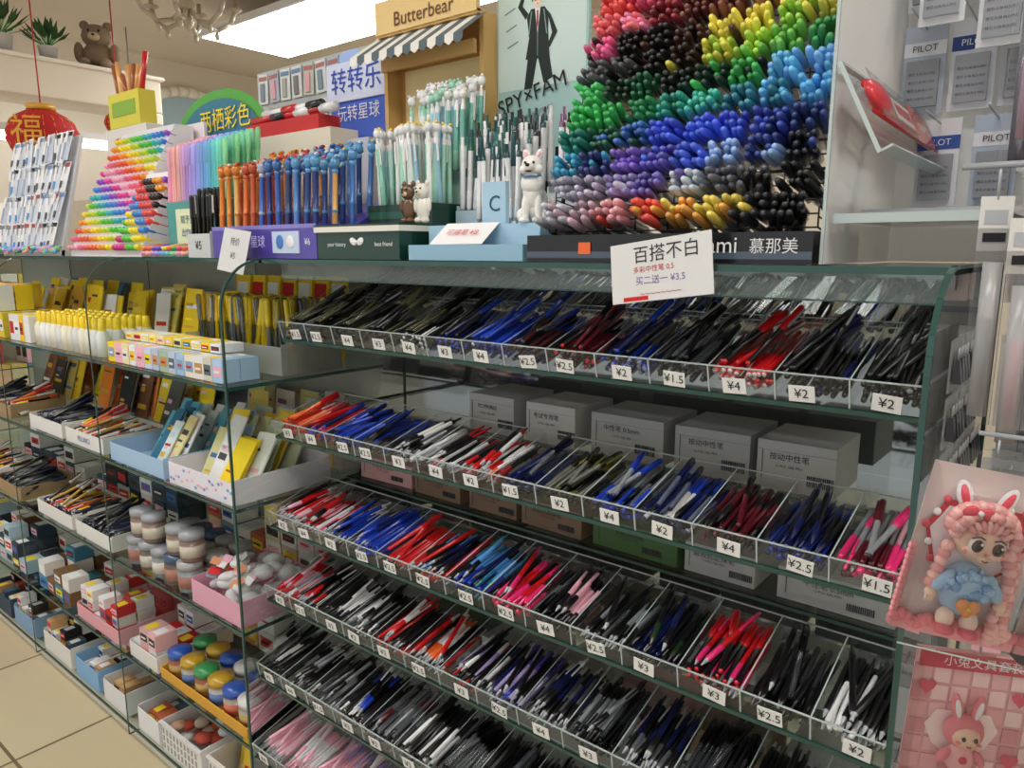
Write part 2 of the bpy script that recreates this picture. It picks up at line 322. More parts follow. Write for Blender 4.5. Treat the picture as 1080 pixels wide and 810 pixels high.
# ------------------------------------------------------------ left shelving bay
lef=empty('glass_shelving_unit')
XE=-4.3; S=[CZ-.30,CZ-.585,CZ-.89,CZ-1.19,CZ-1.43]; DV=[-2.2,-2.95,-3.7]
plate(lef,'top_glass',XE,XL-.006,YF+.105,YB,TOP,.009)
for i,z in enumerate(S): plate(lef,'shelf_%d'%(i+1),XE,XL-.006,YF+.004,YB,z,.008)
for i,x in enumerate(DV+[XE]): side_panel(lef,x,'divider_%d'%(i+1),.0011,.0022)
MB().box(XE,XL-.006,YB,YB+.012,.03,TOP,(1,1,1),0).obj('back_panel',lef,mats=[solid('grey_back',C('#a6a8a2'),.5)])
MB().box(XE,XL-.006,YF+.03,YB,0,S[4]-.012,C('#d8d4c8'),1).obj('plinth',lef)

def tray(m,x0,x1,y0,y1,z,h,col,t=.003,mat=1):
    m.box(x0,x1,y0,y1,z,z+t,col,mat); m.box(x0,x1,y0,y0+t,z+t,z+h,col,mat); m.box(x0,x1,y1-t,y1,z+t,z+h*1.25,col,mat)
    m.box(x0,x0+t,y0+t,y1-t,z+t,z+h*1.1,col,mat); m.box(x1-t,x1,y0+t,y1-t,z+t,z+h*1.1,col,mat)
def leaning(m,x0,x1,y0,z,h,cols,n,tilt=18,mat=1,wd=.09):
    for i in range(n):
        xx=x0+.004+(x1-x0-wd-.008)*R.random(); yy=y0+.02+i*(.20/n)
        mm=T(xx,yy,z+.004)@RX(-tilt+R.uniform(-4,4))@RY(R.uniform(-3,3)); hh=h*R.uniform(.8,1.1); c=R.choice(cols)
        m.box(0,wd,0,.004,0,hh,jit(c,.08),mat,mm)
        for q in range(R.randint(2,5)):
            a=R.uniform(.1,.8)*hh; m.box(wd*.12,wd*R.uniform(.3,.88),-.0006,0,a,a+hh*R.uniform(.02,.10),R.choice([W_,C('#3a6ea8'),C('#e0b030'),jit(c,.4),C('#444444'),LP,RED]),mat,mm)
def smallboxes(m,x0,x1,y0,y1,z,w,d,h,cols,stack=1,lab=None):
    y=y0
    while y+d<=y1:
        x=x0
        while x+w<=x1+.001:
            for s in range(R.randint(1,stack)):
                c=R.choice(cols); mm=T(x+w/2,y+d/2,z+.001+s*h)@RZ(R.uniform(-4,4))
                m.box(-w*.46,w*.46,-d*.46,d*.46,0,h*.97,jit(c),1,mm)
                m.box(-w*.36,w*.36,-d*.46-.0006,-d*.46,h*.25,h*.7,R.choice(lab or [W_,RED,YEL,C('#2d6ab0'),LP,C('#333333')]),1,mm)
                m.box(-w*.28,w*.2,-d*.46-.001,-d*.46-.0006,h*.4,h*.5,R.choice([W_,K_,RED]),1,mm)
                m.box(-w*.3,w*.3,-d*.3,d*.2,h*.97,h*.975,R.choice([W_,YEL,jit(c,.3),C('#c8c8c8')]),1,mm)
            x+=w
        y+=d
BOT=((0,0,0),(.013,0,0),(.0135,.03,0),(.0135,.045,0),(.008,.055,0),(.008,.058,1),(.007,.08,1),(0,.082,1))
JAR=((0,0,0),(.03,0,0),(.032,.006,0),(.032,.012,0),(.0325,.012,2),(.0325,.044,2),(.032,.044,0),(.032,.055,0),(.028,.06,0),(.033,.061,1),(.033,.078,1),(.0,.079,1))
def bottles(m,x0,x1,y0,y1,z,c1s,c2s,st=.03,sc=1):
    x=x0+st/2
    while x<x1:
        y=y0+st/2
        while y<y1:
            m.lathe(BOT,[jit(R.choice(c1s)),jit(R.choice(c2s))],T(x,y,z)@SC(sc,sc,sc),10); y+=st
        x+=st
def tube_pens(m,x0,x1,y0,y1,z,styles,n,sc=1):
    for i in range(n):
        x=R.uniform(x0+.012,x1-.012); y=R.uniform(y0+.012,y1-.012)
        d=(R.gauss(0,.08),R.gauss(.03,.08),1); pen(m,axisM((x,y,z),d,R.uniform(0,6)),R.choice(styles),sc)
yp=C('#f4d21c'); WHT=C('#e8e6e0'); BR=C('#a88a62'); ORG=C('#f08a20')
z=S[0]+.001
m=MB(); smallboxes(m,-2.14,-1.54,.87,.99,z,.042,.05,.055,[W_,LP,C('#c9d8ee'),C('#f4e8b0'),W_,C('#a9c8b0'),yp,C('#a8c8e8'),C('#e8e0d0')],1,[W_,LP,C('#88a8c8'),C('#c89858'),yp,C('#5a6a78')]); smallboxes(m,-2.14,-1.62,.92,1.0,z+.056,.045,.07,.022,[yp,C('#f4e8a0'),W_],1); m.obj('small_gift_boxes')
m=MB(); tray(m,-2.0,-1.54,1.02,1.2,z,.07,C('#e6e6e0'),mat=kCL); tube_pens(m,-1.98,-1.56,1.035,1.185,z+.005,[tr(LG,LG,yp,yp),cp(yp,LG,yp,yp),cp(yp,yp,yp,yp),tr(W_,LG,LG,SIL)],170,1.25); m.obj('yellow_cap_pens')
m=MB(); bottles(m,-2.72,-2.22,.88,1.05,z,[W_,C('#f5f2dc')],[yp],.042,1.35); m.obj('glue_bottles')
m=MB(); leaning(m,-2.93,-2.22,1.08,z,.17,[yp,yp,yp,W_,C('#f5e27a')],28,12); m.obj('highlighter_packs')
m=MB(); leaning(m,-2.18,-2.03,1.05,z,.18,[yp,C('#f5e27a')],9,12); m.obj('highlighter_packs')
m=MB(); smallboxes(m,-2.93,-2.74,.88,1.08,z,.045,.06,.09,[yp,yp,W_,C('#e84a30')],1,[W_,yp,RED]); m.obj('glue_stick_boxes')
m=MB(); smallboxes(m,-3.66,-2.97,.88,1.08,z,.045,.06,.09,[yp,yp,W_,ORG,C('#d84a30')],2,[W_,yp,RED]); m.obj('glue_stick_boxes')
m=MB(); leaning(m,-3.66,-2.98,1.1,z,.18,[yp,C('#f0c040'),W_,yp,C('#4a8ac8')],30); m.obj('craft_packs')
m=MB()
for i in range(7):
    mm=T(-2.08+i*.062,1.215+.010*i,z)@RX(-6); m.box(0,.075,0,.010,0,.23,jit(yp,.05),1,mm); m.box(.01,.065,-.001,0,.13,.21,RED if i%2 else W_,1,mm); m.box(.01,.065,-.001,0,.03,.06,C('#2f8f4f'),1,mm)
m.obj('yellow_brush_packs')
z=S[1]+.001
m=MB(); tray(m,-1.83,-1.53,.865,1.14,z,.055,C('#e9e7ef')); 
for i in range(22): m.sph((-1.82+i*.0135,.8645,z+.03+R.uniform(-.018,.018)),(.006,.0008,.004),R.choice([C('#9a8ac8'),LP,C('#88a8d8')]),mat=1)
leaning(m,-1.82,-1.54,.87,z+.003,.17,[C('#d9d79a'),C('#c8d6b0'),yp,C('#e8e8e0'),C('#dfe0c0')],20,30,wd=.075); leaning(m,-1.82,-1.62,.88,z+.003,.18,[W_,C('#9fb8d0')],5,25,wd=.06)
m.obj('notebook_tray')
m=MB(); tray(m,-2.17,-1.86,.865,1.12,z,.05,C('#a9c8e4')); leaning(m,-2.16,-1.87,.87,z+.003,.16,[W_,C('#5aa8b8'),C('#2f6f8f'),C('#d8e8e8'),C('#eadfa0'),C('#88c8d8')],24,32,wd=.042)
m.obj('ruler_tray')
def pentray(name,x0,x1,y0,z,col,styles,lay=3,txt=None,h=.045):
    m=MB(); tray(m,x0,x1,y0,y0+.18,z,h,col)
    fill(m,T(0,y0,z+.004),x0+.005,x1-.005,.004,styles,lay,tilt=5,yawsd=9,flip=.3)
    for q in range(6): pen(m,axisM((R.uniform(x0+.05,x1-.05),y0+.02,z+.05),(R.uniform(-.3,.3),1,R.uniform(.1,.5)),0),R.choice(styles))
    if txt: m.text(txt,h*.5,T((x0+x1)/2,y0-.001,z+h/2)@RX(90),C('#3355aa'))
    m.obj(name)
DK=[cp(K_,K_,K_,SIL),k(SIL,K_,GRY,K_),cp(NAV,K_,NAV,K_)]
MIX=[cp(K_,OR,RED,W_),k(SIL,YEL,K_,OR),cp(W_,C('#c8a040'),W_,K_),cp(K_,K_,W_,K_)]
pentray('brush_pen_tray',-2.5,-2.23,.87,z,WHT,MIX,3,'FELUNCI')
pentray('brush_pen_tray',-2.8,-2.53,.87,z,WHT,DK,4); pentray('brush_pen_tray',-3.1+.0,-2.98,.87,z,BR,MIX,4); pentray('brush_pen_tray',-3.4,-3.13,.87,z,WHT,DK,4)
for (a,b_) in [(-3.67,-2.99),(-2.91,-2.24)]:
    m=MB(); leaning(m,a,b_,1.1,z,.18,[C('#555555'),C('#c8b060'),WHT,C('#7a4a2a'),K_,ORG,yp],26); m.obj('art_tool_packs')
m=MB(); leaning(m,-2.17,-1.54,1.15,z,.16,[C('#d8d690'),C('#b8d0c0'),W_,C('#e4c860')],20,8); m.obj('exercise_books')
z=S[2]+.001
m=MB(); tray(m,-1.76,-1.53,.865,1.08,z,.06,C('#e5a9bd'))
for i in range(26): m.sph((R.uniform(-1.73,-1.56),R.uniform(.9,1.05),z+R.uniform(.04,.10)),(R.uniform(.02,.03),R.uniform(.02,.03),R.uniform(.012,.02)),jit(C('#dcdcdc'),.15),rot=RZ(R.uniform(0,90))@RX(R.uniform(-30,30)),mat=1)
for i in range(22): m.box(-.016,.016,0,.001,-.01,.01,R.choice([RED,C('#cc8a60'),LP,C('#8898a8'),W_]),1,T(R.uniform(-1.73,-1.56),R.uniform(.885,.96),z+R.uniform(.08,.12))@RZ(R.uniform(-30,30))@RX(-50))
m.obj('bagged_erasers_tray')
m=MB()
for ix in range(5):
    for iy in range(3): m.lathe(JAR,[jit(C('#6a5a52') if (ix+iy)%2 else C('#899094')),jit(R.choice([SIL,C('#3c5a78'),C('#a8a8a8')])),jit(R.choice([C('#c8c4b8'),C('#5a7a98'),C('#b07868')]),.2)],T(-2.12+ix*.072,.90+iy*.075,z+0.001),14)
    if ix!=2: m.lathe(JAR,[C('#8d7468'),SIL,C('#d0c8b8')],T(-2.11+ix*.070,.91,z+.082),14)
m.obj('sequin_jars')
pentray('marker_tray',-2.5,-2.24,.87,z,WHT,DK,4); pentray('marker_tray',-2.82,-2.53,.87,z,WHT,DK+MIX,4); pentray('marker_tray',-3.25,-2.98,.87,z,BR,DK,4); pentray('marker_tray',-3.6,-3.3,.87,z,WHT,MIX,4)
m=MB(); smallboxes(m,-2.18,-1.53,1.14,1.34,z,.08,.09,.06,[WHT,C('#8aa0b8'),C('#c86a50'),C('#d8c8a0')],3); m.obj('stacked_supply_boxes')
m=MB(); smallboxes(m,-2.92,-2.24,1.1,1.34,z,.09,.1,.06,[WHT,C('#2f4a5a'),K_,C('#a8b8b0')],3); m.obj('stacked_supply_boxes')
m=MB(); smallboxes(m,-3.66,-2.98,1.1,1.34,z,.09,.1,.06,[WHT,C('#2f4a5a'),K_],3); m.obj('stacked_supply_boxes')
z=S[3]+.001
m=MB(); tray(m,-1.98,-1.54,.865,1.02,z,.03,C('#e2a93c'))
LID=[C('#2a5ab8'),C('#c8a02c'),C('#3a9a58'),C('#c8a02c'),C('#2a5ab8'),C('#e0e0e0')]
for ix in range(6):
    m.lathe(JAR,[jit(R.choice([C('#a8a090'),C('#98583a'),C('#b8b0a8')])),LID[ix],jit(R.choice([C('#5a7ab0'),C('#c86a50'),C('#e0d8c8'),C('#c8a058')]))],T(-1.94+ix*.072,.905,z+.004),14)
    m.lathe(JAR,[C('#a09888'),LID[(ix+2)%6],C('#c8b8a0')],T(-1.94+ix*.072,.98,z+.004),14)
m.obj('craft_bead_jars')
m=MB(); tray(m,-2.17,-2.0,.865,1.1,z,.045,WHT); smallboxes(m,-2.165,-2.005,.87,1.09,z+.004,.05,.07,.05,[RED,W_,C('#e8b8b8')],2); m.obj('eraser_tray')
m=MB(); tray(m,-2.55,-2.24,.865,1.1,z,.045,C('#e8a8b0')); smallboxes(m,-2.54,-2.25,.875,1.09,z+.004,.045,.06,.035,[RED,W_,C('#e4e0d8'),C('#c84040')],3); m.obj('correction_tape_tray')
m=MB(); smallboxes(m,-2.9,-2.6,.87,1.1,z,.07,.07,.05,[C('#7a5a3a'),WHT,C('#4a90b0')],3); m.obj('ink_boxes')
m=MB(); smallboxes(m,-3.66,-2.98,.87,1.1,z,.07,.07,.05,[C('#7a5a3a'),WHT,C('#2a3a4a'),C('#a8c4d0')],3); smallboxes(m,-3.66,-2.98,1.12,1.34,z,.09,.1,.07,[WHT,RED,C('#c8b080')],3); m.obj('ink_boxes')
m=MB(); smallboxes(m,-2.92,-2.24,1.12,1.34,z,.09,.1,.07,[WHT,RED,C('#c8b080')],3); m.obj('ink_boxes')
m=MB(); smallboxes(m,-2.17,-1.54,1.12,1.34,z,.09,.1,.07,[WHT,C('#d8a060'),C('#c8c8d0')],3); m.obj('ink_boxes')
z=S[4]+.001
def basket(m,x0,x1,y0,y1,z,h,col):
    tray(m,x0,x1,y0,y1,z,h,col,.003,0)
    n=int((x1-x0)/.02)
    for i in range(n):
        for j in range(3): m.box(x0+.006+i*.02,x0+.014+i*.02,y0-.001,y0,z+h*(.15+.26*j),z+h*(.33+.26*j),C('#989894'),0)
    m.box(x0-.004,x1+.004,y0-.005,y0+.004,z+h,z+h+.006,col,0)
m=MB(); basket(m,-1.74,-1.54,.862,1.08,z,.10,W_); leaning(m,-1.73,-1.55,.87,z+.003,.19,[C('#e85a8a'),C('#f4d040'),C('#4aa8e0'),C('#66c070'),C('#8a6ad0')],12,12,wd=.07); m.obj('notepad_basket')
m=MB(); basket(m,-2.0,-1.78,.862,1.08,z,.09,W_)
for i in range(30): m.sph((R.uniform(-1.97,-1.81),R.uniform(.89,1.05),z+R.uniform(.04,.10)),(.022,.022,.012),jit(R.choice([C('#d8c8b8'),C('#b84a3a'),W_,C('#c8a080')])),mat=1)
m.obj('tape_basket')
for (a,b_,c) in [(-2.16,-2.03,W_),(-2.4,-2.24,C('#e8e8e8')),(-2.62,-2.44,C('#8ab8e0')),(-2.9,-2.66,WHT),(-3.2,-2.99,C('#88aacc')),(-3.5,-3.24,C('#3a4a5a'))]:
    m=MB(); tray(m,a,b_,.865,1.08,z,.07,c); smallboxes(m,a+.005,b_-.005,.875,1.07,z+.004,.04,.06,.035,[C('#b85a3a'),W_,C('#405868'),C('#c8a070'),K_],3)
    m.obj('sundry_tray')

# ------------------------------------------------------------ items on the counter
Z0=TOP+.001
def sheet(cx,y,cz,w,h,M2,bg,lines,mat=1):
    m=MB(); mm=T(cx,y,cz)@M2@RX(90)
    m.box(-w/2,w/2,-h/2,h/2,-.0006,.0006,bg,mat,mm)
    for (t,s,c,dx,dy) in lines: m.text(t,s,mm@T(dx,dy,.0012),c)
    return m,mm
rk=empty('marker_display_rack'); 
rx0,rx1=-.755,-.315; nc=8; cw=(rx1-rx0)/nc; ch=.040
def H(s):
    o=[]
    for x in s.split():
        c=C(x); g=sum(c)/3; o.append(tuple(v*.86+g*.14+.006 for v in c))
    return o
G=[ # bottom -> top rows, 8 columns left -> right
 H('b8b8c4 c8a8b8 e8a0a8 e84030 f0a830 e8d040 2a2c34 15171c'),
 H('a8a8bc c0b8d0 9a8cc8 6a5ab8 c0ccd8 5a5c68 15161c 111216'),
 H('20a0c8 2a3a80 7a58c8 5a50c0 3a60e0 8ab0e8 1c3a90 15162c'),
 H('1a9080 155a40 2a70c0 2a50e0 2c60f0 2450e8 2a4ac0 18357a'),
 H('30c860 28b858 128048 18a088 30c0a8 24889a 50baf4 4ab4f0'),
 H('40c868 1c3a28 0f5a3a 141a16 18302a 38b850 5cc4f4 6ab0ec'),
 H('5a5c60 141416 141416 2a1a16 e8e028 b8e030 78d048 38a050'),
 H('f85a9c 1c1416 1a1414 4a2820 f0e030 f4e238 a8dc3a c8c030'),
 H('fa6a70 f880a8 9a2030 6a2a24 905040 a86a40 e0b050 b89860'),
 H('f85048 f04a78 c02848 7a1838 8a3838 b06848 b04ac0 8a58d0'),
 H('a8c040 d82048 a01c34 b82a88 c050c0 9a54d8 7050d0 9a68d0'),
 H('a8c040 b01838 8a1a2a b02a80 a03a98 8a4ac8 6a50c0 8a58b8')]
nr=len(G)
MK=((0,0,0),(.0030,0,0),(.0046,.003,0),(.0062,.012,0),(.0065,.048,0),(.0056,.052,1),(.0056,.13,1),(0,.131,1))
mm_=MB(); wr=MB()
for r in range(nr):
    zc=Z0+.048+r*ch; yc=1.045+r*.019
    for c in range(nc):
        xc=rx0+c*cw
        col=G[r][c]; alt=G[r][min(nc-1,max(0,c+R.choice([-1,1])))]; sx=R.gauss(-.05,.12); sz=-.27+R.gauss(0,.08)
        for q in range(4):
            for p in range(3):
                if R.random()<.10: continue
                cc=jit(col,.28) if R.random()<.85 else jit(alt,.2)
                x=xc+.009+q*.0118+R.uniform(-.002,.002); zz=zc+.007+p*.0115+R.uniform(-.002,.002)
                d=(sx+R.gauss(0,.05),1,sz+R.gauss(0,.04)); 
                mm_.lathe(MK,[cc,W_],axisM((x,yc-.052+R.uniform(-.012,.012)+p*.004,zz+.013),d),8)
    for c in range(nc+1):
        x=rx0+c*cw; wr.tube([(x,yc-.012,zc+.0),(x,yc-.012,zc+.038)],.0012,K_,5)
        wr.tube([(x,yc-.012,zc),(x,yc+.10,zc-.024)],.0012,K_,5)
    for dz in (0,.018,.036): wr.cyl((rx0,yc-.012,zc+dz),(rx1,yc-.012,zc+dz),.0012,K_,5)
    for sx in (rx0,rx1):
        for dz in (0,.014,.028): wr.cyl((sx,yc-.012,zc+dz),(sx,yc+.11,zc+dz-.02),.0012,K_,5)
mm_.obj('art_markers',rk); 
for sx in (rx0-.003,rx1+.003):
    wr.cyl((sx,1.045,Z0+.03),(sx,1.04+nr*.019,Z0+.05+nr*ch),.004,K_,6); wr.cyl((sx,1.15,Z0+.03),(sx,1.15+nr*.019,Z0+.03+nr*ch),.004,K_,6)
wr.obj('wire_frame',rk)
m=MB(); m.box(rx0-.01,rx1+.01,.985,1.20,Z0,Z0+.042,C('#0d0f13'),0)
m.box(rx0-.01,rx1+.01,.9842,.985,Z0+.006,Z0+.016,C('#4a5866'),0)
m.text('monami',.032,T(-.455,.9835,Z0+.024)@RX(90),C('#e8e8e8')); m.text('慕那美',.022,T(-.355,.9835,Z0+.022)@RX(90),C('#e0e0e0')); 
m.box(-.662,-.64,.983,.984,Z0+.012,Z0+.03,OR,0)
m.obj('base',rk)
m,mm=sheet(-.50,.948,CZ-.025,.158,.086,RY(-8)@RX(-6),C('#dadad8'),[('百搭不白',.026,C('#2a2a30'),.01,.022),('多彩中性笔 0.5',.010,C('#c04040'),-.01,.002),('买二送一 ¥3.5',.013,C('#7a6aa8'),.0,-.014),('~~~~~~~~',.014,C('#c08080'),0,-.032)])
m.box(-.06,-.02,-.041,-.035,.0006,.001,RED,1,mm)
m.obj('hanging_paper_sign')
m,mm=sheet(-1.60,.95,CZ+.000,.11,.10,RY(6)@RX(-12),C('#d8d8d6'),[('特价',.02,C('#555555'),0,.02),('¥5',.02,C('#555555'),0,-.012)]); m.obj('hanging_paper_sign')
st=empty('acrylic_display_stand')
WP=clearmat('milky_acrylic',(.95,.97,.98),.05,.80,dcol=(.88,.90,.91))
m=MB(); m.quad([(-.298,1.0,Z0),(-.298,1.36,Z0),(-.298,1.36,Z0+.56),(-.298,1.0,Z0+.56)],W_,0); m.quad([(-.298,1.358,Z0),(-.06,1.358,Z0),(-.06,1.358,Z0+.56),(-.298,1.358,Z0+.56)],W_,0)
m.box(-.300,-.296,.998,1.002,Z0,Z0+.56,W_,1); m.obj('white_panels',st,mats=[WP,AE])
m=MB(); q=T(-.288,0,Z0+.240)@RY(64)
m.quad([(0,.985,0),(.12,.985,0),(.12,1.34,0),(0,1.34,0)],(1,1,1),kAC,q); m.box(-.002,.003,.985,1.34,-.003,.003,(1,1,1),kAE,q); m.box(.117,.120,.985,1.34,-.001,.016,(1,1,1),kAE,q); m.box(0,.12,.983,.986,-.002,.003,(1,1,1),kAE,q)
m.box(-.292,-.10,1.02,1.35,Z0+.055,Z0+.060,(1,1,1),kAC); m.box(-.292,-.10,1.018,1.022,Z0+.052,Z0+.064,(1,1,1),kAE); m.box(-.104,-.10,1.02,1.35,Z0+.054,Z0+.066,(1,1,1),kAE)
m.box(-.28,-.11,1.10,1.34,Z0+.061,Z0+.072,C('#a9adb0'),0); m.obj('clear_shelves',st)
m=MB()
mm=q@T(.045,1.02,.004)@RZ(-3)
for i in range(5): m.cyl((-.018+i*.009,.0,.006),(-.018+i*.009,.30,.006),.0054,[RED,C('#e84a50'),W_,C('#e8b050'),RED][i],8,0,mm)
m.box(-.028,.032,.19,.30,.0115,.013,C('#e8604a'),1,mm); m.quad([(-.034,-.01,.014),(.036,-.01,.014),(.036,.31,.014),(-.034,.31,.014)],(1,1,1),kFI,mm)
m.sph((0,.02,.010),(.024,.045,.010),C('#d0303c'),mm); m.box(-.014,.018,.08,.18,.012,.0135,C('#f4e8e0'),1,mm); m.box(-.006,.010,.09,.17,.0136,.0139,C('#e04040'),1,mm)
m.text('1000PCS',.020,mm@T(.004,.245,.0142)@RZ(90),W_); m.obj('pen_refill_pack')
m=MB()
for x,zz,c,y in [(-.265,.44,'#e6e8ea',1.33),(-.20,.44,'#dfe3e6',1.33),(-.135,.45,'#e6e8ea',1.33),(-.265,.29,'#b8c2d0',1.33),(-.20,.29,'#dfe3e8',1.33),(-.135,.29,'#d0d4d8',1.33),(-.235,.40,'#e0e4e8',1.26),(-.16,.36,'#e4e6ea',1.26),(-.235,.15,'#e8e8ec',1.33),(-.16,.15,'#b8c4d4',1.33),(-.10,.2,'#dde2e8',1.3)]:
    c=C(c); m.box(-.029,.029,0,.003,-.065,.065,c,1,T(x,y,Z0+zz)); m.box(-.029,.029,-.001,0,.02,.040,R.choice([C('#3a5aa8'),C('#e8eaee'),C('#30488a')]),1,T(x,y,Z0+zz)); m.text('PILOT',.013,T(x,y-.003,Z0+zz+.030)@RX(90),K_ if R.random()<.5 else W_)
    m.box(-.022,.022,-.010,-.001,-.055,.012,C('#d0d4da'),2,T(x,y,Z0+zz))
    for i in range(4): m.text('替芯 0.38 BLS-FR5',.0048,T(x,y-.011,Z0+zz-.008-.012*i)@RX(90),C('#333344'))
    m.cyl((x,1.352,Z0+zz+.058),(x,1.22,Z0+zz+.062),.0015,SIL,5)
m.obj('refill_cards',st)
sb=empty('dog_pen_display_stand')
m=MB(); PB=C('#8fb8d0'); PB2=C('#a8cbe0')
m.box(-1.05,-.775,.985,1.04,Z0,Z0+.028,PB,0); m.box(-1.05,-.78,1.04,1.15,Z0,Z0+.065,PB2,0)
m.add([(-1.0,.990,Z0+.029),(-.87,.990,Z0+.029),(-.87,1.04,Z0+.068),(-1.0,1.04,Z0+.068)],[(0,1,2,3)],W_,1)
m.text('可擦笔 ¥8',.018,T(-.935,1.010,Z0+.050)@RX(40),RED)
m.box(-.92,-.865,1.05,1.06,Z0+.065,Z0+.14,PB2,0); m.text('C',.04,T(-.89,1.049,Z0+.10)@RX(90),C('#205070'))
m.obj('stand',sb,bevel=.003)
m=MB(); F=C('#f2efe8'); mm=T(-.812,1.065,Z0+.065)@RZ(20)@SC(1.0,1.0,1.0)
def b_(p,r,c=F,rot=None): m.sph(p,r,c,mm,1,rot)
b_((0,.012,.035),(.022,.024,.034)); b_((0,-.004,.055),(.020,.018,.030)); b_((0,-.010,.068),(.022,.018,.02)); b_((0,-.012,.098),(.0195,.0175,.017)); b_((0,-.028,.093),(.0095,.012,.008))
b_((0,-.040,.096),(.004,.003,.003),K_)
for s in(-1,1):
    b_((s*.012,-.008,.116),(.0065,.004,.010),F,RY(s*15)); b_((s*.012,-.011,.116),(.0035,.002,.006),LP,RY(s*15)); b_((s*.0075,-.0285,.101),(.0024,.0016,.0026),K_)
    b_((s*.012,-.012,.025),(.0075,.0085,.026)); b_((s*.012,-.020,.005),(.009,.012,.006)); b_((s*.022,.006,.014),(.011,.020,.014)); b_((s*.013,-.018,.091),(.009,.008,.008))
b_((.0,-.034,.086),(.006,.005,.0015),C('#3a2a2a')); b_((.024,.03,.03),(.009,.012,.022),F,RX(-30)); 
m.tube([(-.016,-.014,.08),(-.01,-.028,.078),(.01,-.028,.078),(.016,-.014,.08)],.002,C('#4a7ab0'),6,0,mm)
m.obj('samoyed_figurine',sb)
def holder(name,x0,x1,y0,y1,h,col,styles,n,sc=1.2,lift=0,tops=None,txt=None,base=0):
    e=empty(name); m=MB(); tray(m,x0,x1,y0,y1,Z0+base,h,col,.003,0)
    if txt: m.text(txt[0],txt[1],T((x0+x1)/2,y0-.0012,Z0+base+h/2)@RX(90),txt[2])
    m.obj('box',e); m=MB()
    nx=max(2,int((x1-x0)/.017)); ny=max(1,int((y1-y0)/.022)); 
    for j in range(ny):
        for i in range(nx):
            if R.random()>n: continue
            x=x0+.01+(x1-x0-.02)*i/(nx-1); y=y0+.012+(y1-y0-.024)*(j/(max(1,ny-1)))
            z=Z0+base+.006+lift+j*.018; d=(R.gauss(0,.03),R.gauss(.02,.03),1)
            s=styles[min(len(styles)-1,int(i/nx*len(styles)))] if tops!='rand' else R.choice(styles)
            M=axisM((x,y,z),d,R.uniform(0,6)); pen(m,M,s,sc)
            if tops and tops!='rand':
                c=tops[min(len(tops)-1,int(i/nx*len(tops)))]; t=.145*sc
                m.sph((0,0,t),(.009,.009,.011),jit(c),M); m.sph((.006,0,t+.010),.0035,c,M); m.sph((-.006,0,t+.010),.0035,c,M); m.sph((0,-.008,t-.002),(.004,.003,.003),CREAM,M)
    m.obj('pens',e); return e
GW=C('#2c6a60'); DT=C('#1f4a50')
holder('white_green_pen_holder',-1.10,-.91,1.17,1.27,.10,C('#b8d0dc'),[k(SIL,W_,W_,GW),k(SIL,W_,W_,DT),cp(W_,W_,DT,W_),k(SIL,W_,W_,C('#2a2a30')),k(SIL,W_,W_,W_)],.95,1.15,.08,'rand')
holder('white_green_pen_holder',-1.04,-.92,1.152,1.168,.06,C('#dfe8ec'),[k(SIL,DT,W_,DT),k(SIL,W_,W_,DT)],1,1.1,.06,'rand',base=0)
holder('white_green_pen_holder',-.90,-.78,1.22,1.28,.13,C('#cfd8dc'),[k(SIL,W_,W_,C('#8a5a80')),k(SIL,LP,W_,K_),k(SIL,K_,W_,LAV)],.95,1.1,.12,'rand')
e=empty('green_gift_box_pen_holder'); m=MB()
m.box(-1.33,-1.075,.985,1.10,Z0,Z0+.055,DG,0); m.box(-1.335,-1.07,.98,1.105,Z0+.055,Z0+.066,C('#e8e4d8'),0); m.box(-1.335,-1.07,.98,1.105,Z0+.066,Z0+.070,DG,0)
for s in (-1,1): m.sph((-1.20+s*.011,.984,Z0+.036),(.011,.003,.007),W_,rot=RY(s*-25))
m.sph((-1.20,.983,Z0+.034),(.004,.004,.004),W_); m.text('your history',.012,T(-1.265,.984,Z0+.03)@RX(90),W_); m.text('best friend',.012,T(-1.12,.984,Z0+.03)@RX(90),W_)
m.box(-1.31,-1.11,1.11,1.2,Z0,Z0+.115,DG,0); m.box(-1.305,-1.12,1.108,1.11,Z0+.085,Z0+.10,C('#1f5a48'),0); m.obj('boxes',e,bevel=.002)
m=MB()
for i in range(46):
    x=R.uniform(-1.30,-1.12); y=R.uniform(1.115,1.19); M=axisM((x,y,Z0+.10),(R.gauss(0,.05),R.gauss(.0,.04),1),R.uniform(0,6)); c=R.choice([MINT,C('#bfe6d8'),C('#8ac8b0'),C('#9cc8e0'),C('#e8f0e8')])
    pen(m,M,k(SIL,c,c,W_),1.15); m.sph((0,0,.168),(.008,.008,.010),W_,M); m.sph((0,-.004,.178),.004,C('#e8d060'),M)
m.obj('pens',e)
holder('mint_pen_holder',-1.30,-1.13,1.22,1.30,.16,C('#b8dcd0'),[k(SIL,MINT,W_,MINT),k(SIL,C('#9fd0e8'),C('#9fd0e8'),W_),k(SIL,MINT,C('#70b8a8'),W_)],.95,1.2,.17,[W_,MINT,W_])
